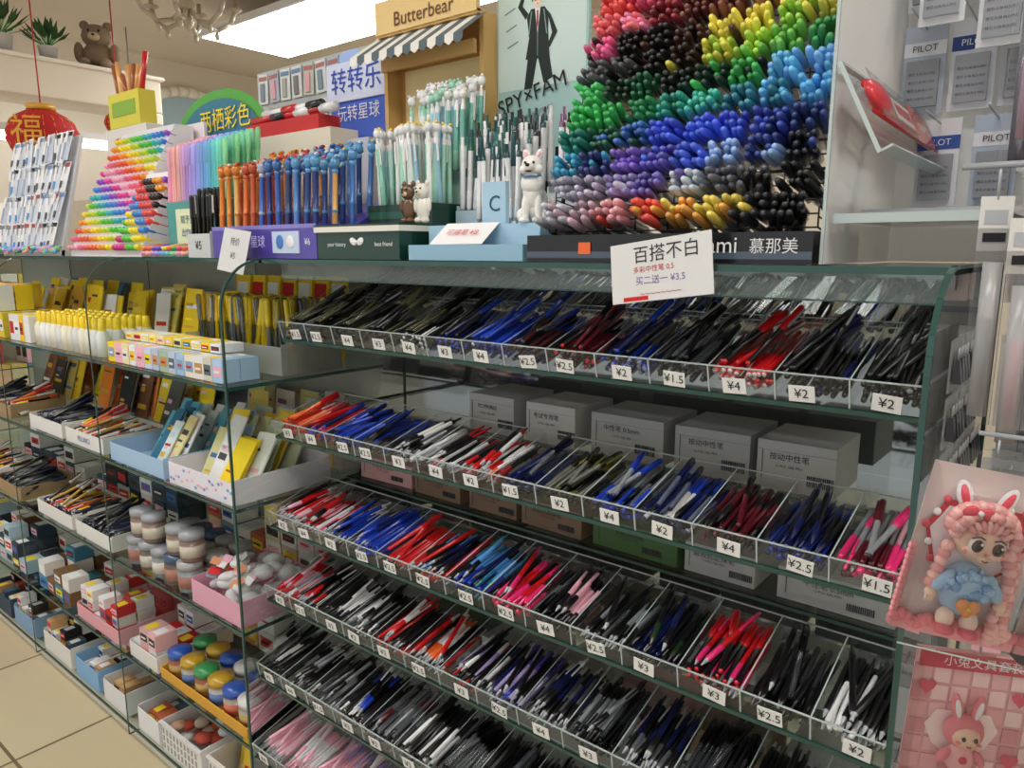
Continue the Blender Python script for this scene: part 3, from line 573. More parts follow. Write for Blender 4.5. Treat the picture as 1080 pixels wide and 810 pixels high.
for (bx,by,bc,bd) in [(-1.085,1.06,C('#ece6da'),C('#d9c8a8')),(-1.125,1.06,C('#6a4a30'),C('#e8c8a0'))]:
    m=MB(); mm=T(bx,by,Z0+.071)
    for p,r,c in [((0,0,.028),(.017,.010,.026),bc),((0,-.003,.062),(.017,.011,.016),bc),((-.013,0,.078),(.006,.004,.006),bc),((.013,0,.078),(.006,.004,.006),bc),((0,-.012,.058),(.007,.005,.005),bd),((0,-.017,.060),(.0025,.002,.002),K_),((-.006,-.013,.067),(.002,.002,.002),K_),((.006,-.013,.067),(.002,.002,.002),K_),((-.018,-.002,.035),(.006,.005,.014),bc),((.018,-.002,.035),(.006,.005,.014),bc),((-.009,-.004,.006),(.008,.010,.007),bc),((.009,-.004,.006),(.008,.010,.007),bc)]: m.sph(p,r,c,mm)
    m.obj('bear_figurine')
e=empty('character_pen_display'); m=MB(); PP=C('#5548a8'); PP2=C('#8a80d0')
m.box(-1.76,-1.34,.99,1.10,Z0,Z0+.075,PP,0); m.box(-1.76,-1.34,.989,.99,Z0+.066,Z0+.075,PP2,0)
m.add([(-1.76,1.10,Z0),(-1.34,1.10,Z0),(-1.34,1.2,Z0),(-1.76,1.2,Z0),(-1.76,1.10,Z0+.075),(-1.34,1.10,Z0+.075),(-1.34,1.2,Z0+.13),(-1.76,1.2,Z0+.13)],[(4,5,6,7),(1,2,6,5),(2,3,7,6),(3,0,4,7)],PP,0)
m.box(-1.50,-1.40,.987,.99,Z0+.012,Z0+.06,C('#c8d8f0'),0); m.sph((-1.47,.986,Z0+.037),(.014,.002,.016),C('#3a78c8')); m.sph((-1.43,.986,Z0+.037),(.014,.002,.014),C('#f0f0f0')); m.text('星球',.03,T(-1.56,.988,Z0+.036)@RX(90),C('#d8d0ff')); m.text('¥6',.02,T(-1.37,.988,Z0+.036)@RX(90),W_)
m.obj('base',e,bevel=.003)
m=MB(); cc=[C('#e8862a'),C('#ee9a3a'),C('#e8b060'),C('#e8722a'),C('#d85a30'),C('#e8a888'),C('#22347a'),C('#3a62b8'),C('#2a3a6a'),C('#5a8ad0'),C('#26468a'),C('#4a7ac0')]
tp=[C('#d8802a')]*3+[C('#b84a2a')]*2+[C('#a8b8d0')]+[C('#3a6aa8')]*3+[C('#5a98c8')]*3
for j in range(4):
    for i in range(12):
        x=-1.74+i*.0345; y=1.005+j*.05; z=Z0+.05+max(0,j-1)*.022
        M=axisM((x,y,z),(R.gauss(0,.02),.05+R.gauss(0,.02),1),R.uniform(-.5,.5)); c=cc[i] if R.random()<.8 else R.choice(cc)
        m.lathe(((0,0,0),(.006,.001,0),(.0065,.02,0),(.0065,.05,0),(.0075,.052,1),(.0075,.056,1),(.0062,.058,2),(.0062,.135,2),(.0075,.137,1),(.0075,.143,1),(0,.145,1)),[c,jit(tp[i]),jit(c)],M,8)
        m.sph((0,0,.157),(.011,.011,.013),tp[i],M); m.sph((.008,0,.169),.0042,tp[i],M); m.sph((-.008,0,.169),.0042,tp[i],M); m.sph((0,-.010,.154),(.006,.005,.005),jit(CREAM),M); m.sph((0,-.004,.172),(.006,.006,.004),R.choice([W_,RED,YEL,tp[i]]),M)
m.obj('pens',e)
PAST=[C('#f49ac0'),C('#f4b4a0'),C('#c09ae0'),C('#a0a0f0'),C('#70b8f0'),C('#60d0c8'),C('#8ae0a0')]
e=empty('pastel_pen_display'); m=MB(); m.box(-2.10,-1.80,1.05,1.17,Z0,Z0+.15,C('#4aa09a'),0); m.box(-2.05,-1.90,1.048,1.05,Z0+.03,Z0+.13,C('#e8f0c8'),0); m.text('赋予灵感',.024,T(-1.975,1.047,Z0+.10)@RX(90),C('#2a5a6a')); m.text('出你的笔',.024,T(-1.975,1.047,Z0+.065)@RX(90),C('#2a5a6a')); m.sph((-1.86,1.049,Z0+.06),(.03,.002,.03),C('#58c0c8')); m.obj('box',e,bevel=.003)
m=MB()
for j in range(4):
    for i in range(24):
        t=i/23; a=t*(len(PAST)-1); q=int(min(a,len(PAST)-2)); c=tuple(PAST[q][n]*(1-(a-q))+PAST[q+1][n]*(a-q) for n in range(3))
        M=axisM((-2.10+.30*t,1.06+j*.03,Z0+.145+j*.012),(R.gauss(0,.03),.05,1),R.uniform(0,6)); m.lathe(((0,0,0),(.005,0,0),(.0055,.01,0),(.0055,.10,0),(.0064,.102,1),(.0064,.15,1),(.004,.156,1),(0,.157,1)),[jit(c),jit(c,.2)],M,8)
m.obj('pens',e)
holder('black_marker_cup',-1.885,-1.775,.99,1.04,.06,C('#cfd4d6'),[cp(K_,K_,K_,W_)],1,1.0,.01,'rand',('¥5',.03,K_))
m=MB()
for i in range(9): 
    m.cyl((-2.14+i*.028,.985,Z0+.008),(-2.12+i*.028,1.03,Z0+.02),.006,PAST[i%7],8)
    m.cyl((-2.14+i*.028,.99,Z0+.022),(-2.12+i*.028,1.035,Z0+.032),.006,R.choice([YEL,PINK,GRN,OR,PUR]),8)
m.obj('loose_highlighters')
def rainbow(name,x0,x1,y0,z0,rows_,cols_,dy,dz,palette,diag=0,r=.0085):
    e=empty(name); m=MB(); h=rows_*dz
    m.add([(x0,y0-.005,z0),(x1,y0-.005,z0),(x1,y0+rows_*dy+.06,z0),(x0,y0+rows_*dy+.06,z0),(x0,y0-.005,z0+.02),(x1,y0-.005,z0+.02),(x1,y0+rows_*dy,z0+h+.03),(x0,y0+rows_*dy,z0+h+.03),(x0,y0+rows_*dy+.06,z0+h+.03),(x1,y0+rows_*dy+.06,z0+h+.03)],
      [(0,1,5,4),(4,5,6,7),(7,6,9,8),(0,4,7,8,3),(1,2,9,6,5),(3,8,9,2)],C('#e6e2e6'),0)
    m.obj('stepped_box',e); m=MB()
    for i in range(rows_):
        for j in range(cols_):
            c=palette[int((i+diag*j)/ (rows_+diag*cols_)*len(palette))%len(palette)]
            x=x0+.008+(x1-x0-.016)*j/(cols_-1); y=y0+i*dy; z=z0+.03+i*dz
            m.lathe(((0,0,0),(r*.6,0,0),(r,.006,0),(r,.035,0),(r*.9,.037,1),(r*.9,.07,1)),[jit(c,.1),jit(c,.3)],axisM((x,y-.018,z),(0,1,-.25)),8)
    m.obj('markers',e)
RB=[C('#e83a9a'),C('#9a4ad0'),C('#3a8ae0'),C('#30b8c0'),C('#58c840'),C('#c8e030'),C('#f8e020'),C('#f8a020'),C('#f06030'),C('#f06a90'),C('#f4a8c0')]
rainbow('rainbow_marker_stand',-2.70,-2.34,1.02,Z0,14,13,.014,.027,RB[::-1]+RB[::-1],.35)
rainbow('rainbow_marker_stand',-2.32,-2.16,1.0,Z0,9,8,.012,.024,[C('#d8208a'),C('#58c840'),C('#f8e020'),C('#3a8ae0'),C('#e84a40'),C('#111111'),C('#f8a020'),C('#9a4ad0')],.5,.0095)
m=MB(); m.box(-2.62,-2.30,1.290,1.30,Z0,Z0+.42,C('#e8e0e4'),1,None); m.text('彩色记号笔',.04,T(-2.46,1.288,Z0+.385)@RX(90),RED); m.obj('marker_header_board')
m=MB(); m.box(-2.28,-2.04,1.22,1.28,Z0,Z0+.34,C('#efe8ec'),1); m.sph((-2.2,1.219,Z0+.29),(.04,.001,.028),C('#d84a7a'),mat=1); m.text('活动铅笔',.030,T(-2.12,1.218,Z0+.30)@RX(90),C('#c03060')); m.obj('pencil_case_box')
e=empty('blister_pack_rack'); m=MB()
mm=T(-3.35,1.02,Z0)@RX(-14)
m.box(0,.55,0,.01,0.003,.42,C('#d8dade'),0,mm); m.box(0,.55,.0,.15,0,.02,C('#c8ccd0'),0,T(-3.35,1.02,Z0)); m.obj('board',e); m=MB()
for r in range(4):
    for c in range(11):
        q=mm@T(.028+c*.049,-.014-.012*R.random(),.060+r*.105)@RY(R.uniform(-4,4))@RX(R.uniform(-4,6))
        m.box(-.022,.022,0,.002,-.050,.055,R.choice([W_,C('#e0e4ec'),C('#c8d0dc'),C('#d8e0e8')]),1,q); pen(m,q@T(0,-.008,-.05),R.choice([k(SIL,GRY,W_,SIL),k(SIL,SKY,W_,LG),cp(LG,C('#b8c4d8'),W_,SIL),k(SIL,GRY,W_,LG)]),.70)
        m.box(-.020,.020,-.0005,0,.036,.050,R.choice([C('#b84a50'),C('#6a8ac0'),LG,C('#c8c8c8'),K_]),1,q)
m.obj('packs',e)
m=MB()
for i in range(50):
    x=-3.3+R.random()*.58; m.cyl((x,.968+R.uniform(0,.012),Z0+.008+R.uniform(0,.02)),(x+R.uniform(-.02,.02),.995,Z0+.02+R.uniform(0,.015)),.006,R.choice(PAST+[YEL,GRN,RED]),7)
m.obj('loose_markers')
m=MB(); m.box(-3.02,-2.70,1.30,1.36,Z0,Z0+.46,C('#e4ded8'),1); m.text('彩色 PEN',.05,T(-2.84,1.298,Z0+.40)@RX(90),RED); m.box(-2.98,-2.74,1.30,1.36,Z0+.461,Z0+.58,C('#d8cc4a'),1); m.box(-2.95,-2.77,1.298,1.30,Z0+.50,Z0+.55,C('#8ab040'),1)
for i in range(9): m.cyl((-2.95+i*.022,1.33,Z0+.575),(-3.02+i*.034+R.uniform(-.02,.02),1.34,Z0+.69+R.uniform(-.04,.02)),.009,R.choice([C('#e0a060'),OR,C('#f0c080'),C('#a05a30'),RED]),7)
m.obj('pencil_box_display')
m=MB(); N=16; GR_=C('#5aa84a')
arc=[(math.cos(math.pi*i/N),math.sin(math.pi*i/N)) for i in range(N+1)]
AX=-2.33
m.add([(AX+.28*a,1.36,Z0+.38+.15*b) for a,b in arc]+[(AX-.28,1.36,Z0),(AX+.28,1.36,Z0)],[tuple(range(N+1))+(N+1,N+2)],GR_,1)
m.add([(AX+.24*a,1.355,Z0+.38+.12*b) for a,b in arc]+[(AX-.24,1.355,Z0),(AX+.24,1.355,Z0)],[tuple(range(N+1))+(N+1,N+2)],C('#3a7a90'),1)
m.text('两栖彩色',.075,T(AX+.05,1.35,Z0+.43)@RX(90),YEL)
m.obj('arched_header_board')
m=MB(); m.box(-2.02,-1.60,1.24,1.33,Z0,Z0+.33,C('#e4dcc8'),1); m.box(-2.0,-1.66,1.25,1.32,Z0+.331,Z0+.37,C('#c83030'),1); m.box(-1.59,-1.50,1.28,1.34,Z0,Z0+.30,C('#c8ccd8'),1)
for i in range(5): 
    mm=T(-1.98+i*.055,1.265,Z0+.382+.012*(i%2))@RZ(-10); m.cyl((0,0,0),(.14,.02,0),.011,[RED,W_,RED,W_,C('#b02020')][i],10,0,mm); m.cyl((.10,.014,0),(.16,.023,0),.0125,[K_,RED,W_,K_,W_][i],10,0,mm)
m.obj('boxed_marker_pens')
m=MB(); m.box(-1.76,-1.52,1.372,1.378,Z0+.26,Z0+.42,C('#4a6ad0'),1); m.box(-1.74,-1.73,1.36,1.37,Z0,Z0+.26,C('#8898c8'),1); m.box(-1.54,-1.53,1.36,1.37,Z0,Z0+.26,C('#8898c8'),1); m.box(-1.77,-1.50,1.366,1.371,Z0+.42,Z0+.52,C('#d8e0f4'),1)
m.text('转转乐',.070,T(-1.645,1.364,Z0+.467)@RX(90),C('#3048b0')); m.text('玩转星球',.045,T(-1.645,1.369,Z0+.385)@RX(90),W_); m.sph((-1.55,1.37,Z0+.53),(.03,.003,.03),C('#f0c8d8'),mat=1); m.sph((-1.67,1.37,Z0+.53),(.05,.003,.02),C('#a8c0f0'),mat=1)
m.obj('blue_banner_sign')
e=empty('striped_awning_house_display'); m=MB(); HX0,HX1,HY0,HY1=-1.48,-1.15,1.30,1.375; hc=C('#d0a868'); Zh=Z0-.04
m.box(HX0,HX1,HY1-.008,HY1,Z0,Zh+.57,C('#c89a58'),1); m.box(HX0,HX0+.012,HY0+.02,HY1,Z0,Zh+.57,hc,1); m.box(HX1-.012,HX1,HY0+.02,HY1,Z0,Zh+.57,hc,1)
m.box(HX0,HX1,HY0,HY1,Zh+.57,Zh+.58,hc,1); m.box(HX0+.03,HX1-.03,HY1-.012,HY1-.008,Zh+.30,Zh+.50,C('#f4dca0'),1); m.box(HX0+.012,HX1-.012,HY0+.03,HY0+.04,Zh+.28,Zh+.30,hc,1)
m.box(HX0+.012,HX1-.012,HY0,HY0+.01,Zh+.49,Zh+.52,hc,1)
n=14
for i in range(n):
    xa=HX0-.02+(HX1-HX0+.04)*i/n; xb=HX0-.02+(HX1-HX0+.04)*(i+1)/n; c=C('#5c6a70') if i%2 else C('#efece2')
    m.add([(xa,HY0-.07,Zh+.515),(xb,HY0-.07,Zh+.515),(xb,HY0+.01,Zh+.57),(xa,HY0+.01,Zh+.57)],[(0,1,2,3)],c,1)
    xm=(xa+xb)/2; m.add([(xa,HY0-.07,Zh+.515),(xb,HY0-.07,Zh+.515),(xb,HY0-.071,Zh+.50),(xm,HY0-.071,Zh+.492),(xa,HY0-.071,Zh+.50)],[(0,1,2,3,4)],c,1)
m.box(HX0,HX1,HY0-.004,HY0+.01,Zh+.575,Zh+.65,C('#e8c88a'),1); m.text('Butterbear',.045,T((HX0+HX1)/2,HY0-.006,Zh+.60)@RX(90),C('#6a4020'))
m.obj('house',e)
m=MB(); mm=T(-1.30,1.335,Zh+.302)
for p,r in [((0,0,.03),(.025,.015,.03)),((0,0,.07),(.024,.015,.02)),((-.018,0,.088),(.008,.006,.008)),((.018,0,.088),(.008,.006,.008))]: m.sph(p,r,C('#d8a060'),mm)
m.sph((0,-.014,.066),(.009,.006,.006),W_,mm); m.obj('bear_cutout',e)
# printed poster board with one large suited character
e=empty('character_poster_board'); m=MB(); m.box(-1.145,-.90,1.362,1.37,Z0,Z0+.66,C('#a8ccc8'),1)
m.box(-1.14,-.905,1.3612,1.362,Z0+.37,Z0+.655,C('#cfe2dc'),1)
m.text('SPY×FAM',.048,T(-1.045,1.3580,Z0+.355)@RX(90)@RZ(14),C('#181818')); m.text('Anniversary',.018,T(-1.03,1.3580,Z0+.318)@RX(90)@RZ(14),C('#8a3040'))
def poly(P,c,dy=0,s=1,ox=0,oz=0): m.add([(ox+x*s,1.3605-dy,Z0+oz+z*s) for x,z in P],[tuple(range(len(P)))],c,1)
def suited(ox,oz,s,suit,hair,flip=1):
    f=lambda P:[(x*flip,z) for x,z in P]
    poly(f([(-.045,-.02),(-.018,-.02),(.0,.06),(.020,-.01),(.050,.0),(.030,.10),(-.026,.10)]),suit,0,s,ox,oz)
    poly(f([(-.040,.055),(.040,.050),(.034,.12),(.036,.16),(.022,.178),(-.022,.178),(-.036,.16),(-.028,.11)]),suit,.0002,s,ox,oz)
    poly(f([(.030,.168),(.042,.155),(.064,.110),(.040,.075),(.033,.082),(.047,.110)]),suit,.0004,s,ox,oz)
    poly(f([(-.030,.168),(-.040,.155),(-.066,.19),(-.052,.217),(-.043,.209),(-.050,.19)]),suit,.0004,s,ox,oz)
    for a,b,w in [((-.030,.11),(-.020,.172),.0015),((.030,.11),(.020,.172),.0015),((0,.06),(0,.12),.001)]:
        poly(f([(a[0]-w,a[1]),(a[0]+w,a[1]),(b[0]+w,b[1]),(b[0]-w,b[1])]),C('#8aa8a0'),.0005,s,ox,oz)
    poly(f([(-.009,.178),(.009,.178),(.0,.115)]),W_,.0006,s,ox,oz); poly(f([(-.0025,.172),(.0025,.172),(.003,.14),(.0,.125),(-.003,.14)]),C('#a02030'),.0008,s,ox,oz)
    c=C('#f0d8c4'); n=12; poly([(.015*math.cos(a),.198+.019*math.sin(a)) for a in [2*math.pi*i/n for i in range(n)]],c,.0007,s,ox,oz)
    poly(f([(-.018,.194),(-.020,.214),(-.006,.224),(.013,.222),(.020,.208),(.017,.195),(.011,.209),(.004,.203),(-.004,.209),(-.011,.202)]),hair,.0010,s,ox,oz)
    for xx in (-.006,.006): poly([(xx-.003,.196),(xx+.003,.196),(xx+.003,.1985),(xx-.003,.1985)],K_,.0012,s,ox,oz)
    poly([(-.003,.187),(.003,.187),(.002,.1885),(-.002,.1885)],C('#804040'),.0012,s,ox,oz)
    poly(f([(-.054,.212),(-.044,.208),(-.041,.222),(-.050,.226)]),c,.0006,s,ox,oz)
suited(-1.03,.385,.82,C('#222c2a'),C('#2a2826'))
for i in range(5): poly([(-1.13+i*.004,.60-i*.035),(-1.10+i*.004,.61-i*.035),(-1.10+i*.004,.613-i*.035),(-1.13+i*.004,.603-i*.035)],C('#5a8a84'))
for i in range(7): m.box(-1.13+i*.03,-1.115+i*.03,1.3595,1.36,Z0+.08,Z0+.24,R.choice([C('#3a7a70'),C('#e0a0a0'),K_,W_]),1)
m.obj('board',e)
e=empty('hanging_card_panel'); m=MB(); m.box(-2.7,-1.75,1.75,1.77,0,CZ+.68,C('#c4c6c8'),1); m.obj('panel',e); m=MB()
for r in range(3):
    for c in range(13): 
        q=T(-2.65+c*.072,1.742,CZ+.615-r*.13)@RY(R.uniform(-4,4)); m.box(-.030,.030,0,.003,-.055,.055,R.choice([W_,C('#c0ccd8'),C('#d0d4c8'),C('#a8acb0')]),1,q); m.box(-.012,.012,-.006,0,-.045,.02,R.choice([C('#b8b8b8'),C('#888888'),C('#90a0b0'),LP]),1,q); m.box(-.026,.026,-.001,0,.03,.045,R.choice([C('#7a98c0'),W_,C('#c08080')]),1,q)
m.obj('cards',e)

# ------------------------------------------------------------ far left
m=MB(); CR=C('#e4dccb')
m.box(-5.2,-4.85,.2,2.45,2.36,2.58,CR,1); m.box(-5.22,-4.83,.18,2.47,2.555,2.58,C('#efe8da'),1); m.box(-5.2,-4.85,2.35,2.45,0,2.36,CR,1)
m.obj('trim_2',bevel=.01)
m=MB(); mm=T(-4.98,2.14,2.581)@RZ(55)@SC(1.4,1.4,1.4); BRN=C('#8a7660')
for p,r in [((0,0,.06),(.065,.05,.06)),((0,-.01,.14),(.06,.05,.05)),((-.045,0,.185),(.02,.012,.02)),((.045,0,.185),(.02,.012,.02)),((-.07,-.02,.07),(.02,.02,.042)),((.07,-.02,.07),(.02,.02,.042)),((-.04,-.06,.02),(.025,.04,.022)),((.04,-.06,.02),(.025,.04,.022))]: m.sph(p,r,BRN,mm,1)
m.sph((0,-.055,.13),(.024,.016,.018),C('#c8b090'),mm,1); m.sph((0,-.07,.135),(.007,.005,.005),K_,mm); m.sph((-.02,-.052,.155),.006,K_,mm); m.sph((.02,-.052,.155),.006,K_,mm)
m.obj('teddy_bear_plush')
def plant(x,y,z,s=1):
    m=MB(); m.lathe(((0,0,0),(.035,0,0),(.045,.07,0),(.048,.075,0),(.042,.07,1),(0,.068,1)),[C('#d8d4cc'),C('#3a2a20')],T(x,y,z)@SC(s,s,s),14,1)
    for i in range(34):
        a=R.uniform(0,6.28); t=R.uniform(10,70); mm=T(x,y,z+.07*s)@RZ(math.degrees(a))@RX(t)@SC(s,s,s)
        m.cyl((0,0,0),(0,0,.08),.0015,GRN,4,1,mm); m.add([(0,0,.06),(.014,0,.10),(0,.004,.15),(-.014,0,.10)],[(0,1,2,3)],jit(C('#3f6a3a'),.3),1,mm)
    m.obj('potted_plant')
plant(-4.98,1.62,2.581,1.4); plant(-4.98,1.86,2.581,1.15)
def lantern(x,y,z,r,top):
    m=MB(); RD=C('#b8161e'); GO=C('#d8a030')
    pr=[(0,-r*.8,0)]+[(r*math.cos(a)*(1 if i%2 else .96),r*.8*math.sin(a),0) for i,a in enumerate([math.pi*(-.42+.84*j/16) for j in range(17)])]+[(0,r*.8,0)]
    m.lathe(pr,[RD],T(x,y,z),20,1)
    for i in range(20):
        a=2*math.pi*i/20; m.tube([(x+r*1.01*math.cos(a)*math.cos(b),y+r*1.01*math.sin(a)*math.cos(b),z+r*.81*math.sin(b)) for b in (-1.2,-.6,0,.6,1.2)],.002,GO,4)
    m.cyl((x,y,z+r*.76),(x,y,z+r*.92),r*.4,GO,14); m.cyl((x,y,z-r*.92),(x,y,z-r*.76),r*.4,GO,14); m.cyl((x,y,z+r*.9),(x,y,top),.004,RD,5)
    for i in range(12):
        a=i*.52; m.cyl((x+r*.2*math.cos(a),y+r*.2*math.sin(a),z-r*.9),(x+r*.26*math.cos(a),y+r*.26*math.sin(a),z-r*1.7),.004,RD,4)
    m.text('福',r*.9,T(x+r*.8,y-r*.72,z)@RZ(50)@RX(90),GO)
    m.obj('red_paper_lantern')
lantern(-4.62,1.66,2.11,.18,3.1); lantern(-4.68,2.10,2.24,.085,3.1)
e=empty('fluorescent_tube_lamp'); m=MB(); m.box(-5.83,-5.77,1.3,2.9,2.28,2.33,C('#e0e0e0'),0); m.cyl((-5.8,1.5,2.33),(-5.8,1.5,3.1),.005,SIL); m.cyl((-5.8,2.7,2.33),(-5.8,2.7,3.1),.005,SIL); m.obj('fitting',e)
MB().cyl((-5.8,1.35,2.25),(-5.8,2.85,2.25),.03,(1,1,1),12,0).obj('tube',e,mats=[emat('tube_glow',(1,.98,.94),9)])
e=empty('white_chandelier'); m=MB(); cx,cy,cz=-4.30,2.36,2.86; IV=C('#b8ac98')
m.cyl((cx,cy,cz-.05),(cx,cy,3.1),.014,IV); m.lathe(((0,-.12,0),(.02,-.10,0),(.035,-.06,0),(.02,-.02,0),(.045,.02,0),(.02,.07,0),(0,.09,0)),[IV],T(cx,cy,cz),14)
for i in range(6):
    a=i*math.pi/3+.3; ca,sa=math.cos(a),math.sin(a)
    P=[(cx+ca*rr,cy+sa*rr,cz+zz) for rr,zz in [(.02,0),(.08,-.07),(.16,-.09),(.24,-.04),(.27,.03)]]
    m.tube(P,.013,IV,8); m.lathe(((0,0,0),(.02,.0,0),(.045,.015,0),(.04,.02,0),(.012,.022,0),(.012,.08,0),(0,.082,0)),[IV],T(*P[-1]),12); m.sph((P[2][0],P[2][1],P[2][2]-.03),(.014,.014,.024),IV)
m.obj('arms',e)
m=MB()
for zz in (.5,1.0,1.5): m.box(-6.48,-6.15,-1.5,2.8,zz,zz+.02,WHT,1)
for yy in (-1.5,-.1,1.3,2.78): m.box(-6.48,-6.15,yy,yy+.02,0,2.0,WHT,1)
m.obj('wall_shelving')
m=MB()
for zz in (.52,1.02,1.52): smallboxes(m,-6.45,-6.2,-1.45,2.75,zz+.001,.12,.11,.16,[C('#c84a50'),C('#5a88b8'),C('#e0c060'),WHT,C('#7a9a70'),LP],2)
m.obj('shelved_stationery_boxes')
m=MB(); m.box(-4.2,-3.4,1.42,1.46,0,1.72,C('#bcae98'),1); m.obj('partition_board')

# ------------------------------------------------------------ right side: slat wall & hanging goods
e=empty('peg_rack'); m=MB(); m.box(-.12,.55,1.42,1.45,0,2.3,C('#c2c4c2'),1)
for i in range(22): m.box(-.12,.55,1.418,1.42,.1+i*.1,.11+i*.1,C('#85888a'),0)
m.obj('slat_panel',e)
m=MB()
for r in range(12):
    for c in range(8):
        x=-.085+c*.08; z=2.2-r*.175; 
        for l in range(3):
            q=T(x+R.uniform(-.008,.008),1.34-l*.06,z)@RZ(R.uniform(-10,10)); m.box(-.033,.033,0,.002,-.07,.06,R.choice([W_,C('#d8dce0'),C('#c4c8cc'),C('#e8dcdc')]),1 if l<2 else kCL,q)
            m.box(-.018,.018,-.008,0,-.055,.02,R.choice([K_,C('#404448'),C('#8a8a90'),LP,C('#b0b8c0')]),0,q)
            m.text('文具 STATIONERY',.005,q@T(0,-.002,.045)@RX(90),C('#333333'))
        m.cyl((x,1.42,z+.05),(x,1.2,z+.053),.002,SIL,5)
m.obj('hanging_packs',e)
m=MB()
for r in range(3):
    for c in range(3):
        y=.92+c*.085; z=CZ-.12-r*.062; q=T(XR+.016,y,z)@RZ(90)
        m.box(-.038,.038,0,.002,-.028,.028,C('#b8bcbc'),kCL,q)
        for s in range(4): 
            xx=-.028+s*.0185; m.add([(xx-.006,-.010,-.018),(xx+.006,-.010,-.018),(xx+.006,-.001,-.018),(xx-.006,-.001,-.018),(xx-.006,-.0065,.008),(xx+.006,-.0065,.008),(xx+.006,-.0035,.008),(xx-.006,-.0035,.008)],[(0,3,2,1),(4,5,6,7),(0,1,5,4),(2,3,7,6),(1,2,6,5),(3,0,4,7)],K_,0,q)
            m.tube([(xx-.004,-.005,.008),(xx-.002,-.005,.020),(xx+.002,-.005,.020),(xx+.004,-.005,.008)],.0008,SIL,4,0,q)
m.obj('binder_clip_cards')
e=empty('clear_tube_packs')
m=MB()
for i,(x,y,z,c) in enumerate([(-.090,.80,CZ+.02,C('#d8d0cc')),(-.065,.79,CZ+.0,C('#c8c0d0')),(-.035,.8,CZ+.02,C('#d0d8d8')),(-.085,.84,CZ+.25,C('#e8e0e0')),(-.055,.84,CZ+.25,C('#d8d8e0'))]):
    q=T(x,y,z)@RZ(20); m.box(-.013,.013,-.001,.001,-.18,.0,jit(c),kFI,q); m.box(-.013,.013,-.001,.0,-.02,.028,C('#dcdad6'),1,q)
    m.cyl((0,-.008,-.17),(0,-.008,-.03),.008,R.choice([W_,LG,C('#9a9aa8')]),10,kCL,q); m.cyl((0,-.008,-.15),(0,-.008,-.08),.004,[K_,C('#d06080'),GRY,LP,K_][i],8,0,q)
    m.box(-.009,.009,-.0016,-.001,-.012,-.004,K_,1,q); m.box(-.009,.009,-.0016,-.001,.004,.016,C('#b0b4b8'),1,q); m.cyl((0,.0,.025),(0,.0,.055+(.02 if i==1 else 0)),.0015,SIL,5,0,q)
for zz in (.075,.305): m.cyl((-.12,.8+.04*(zz>.2),CZ+zz),(.25,.8+.04*(zz>.2),CZ+zz),.003,SIL,8); m.cyl((.20,.8,CZ+zz),(.20,1.42,CZ+zz),.003,SIL,8)
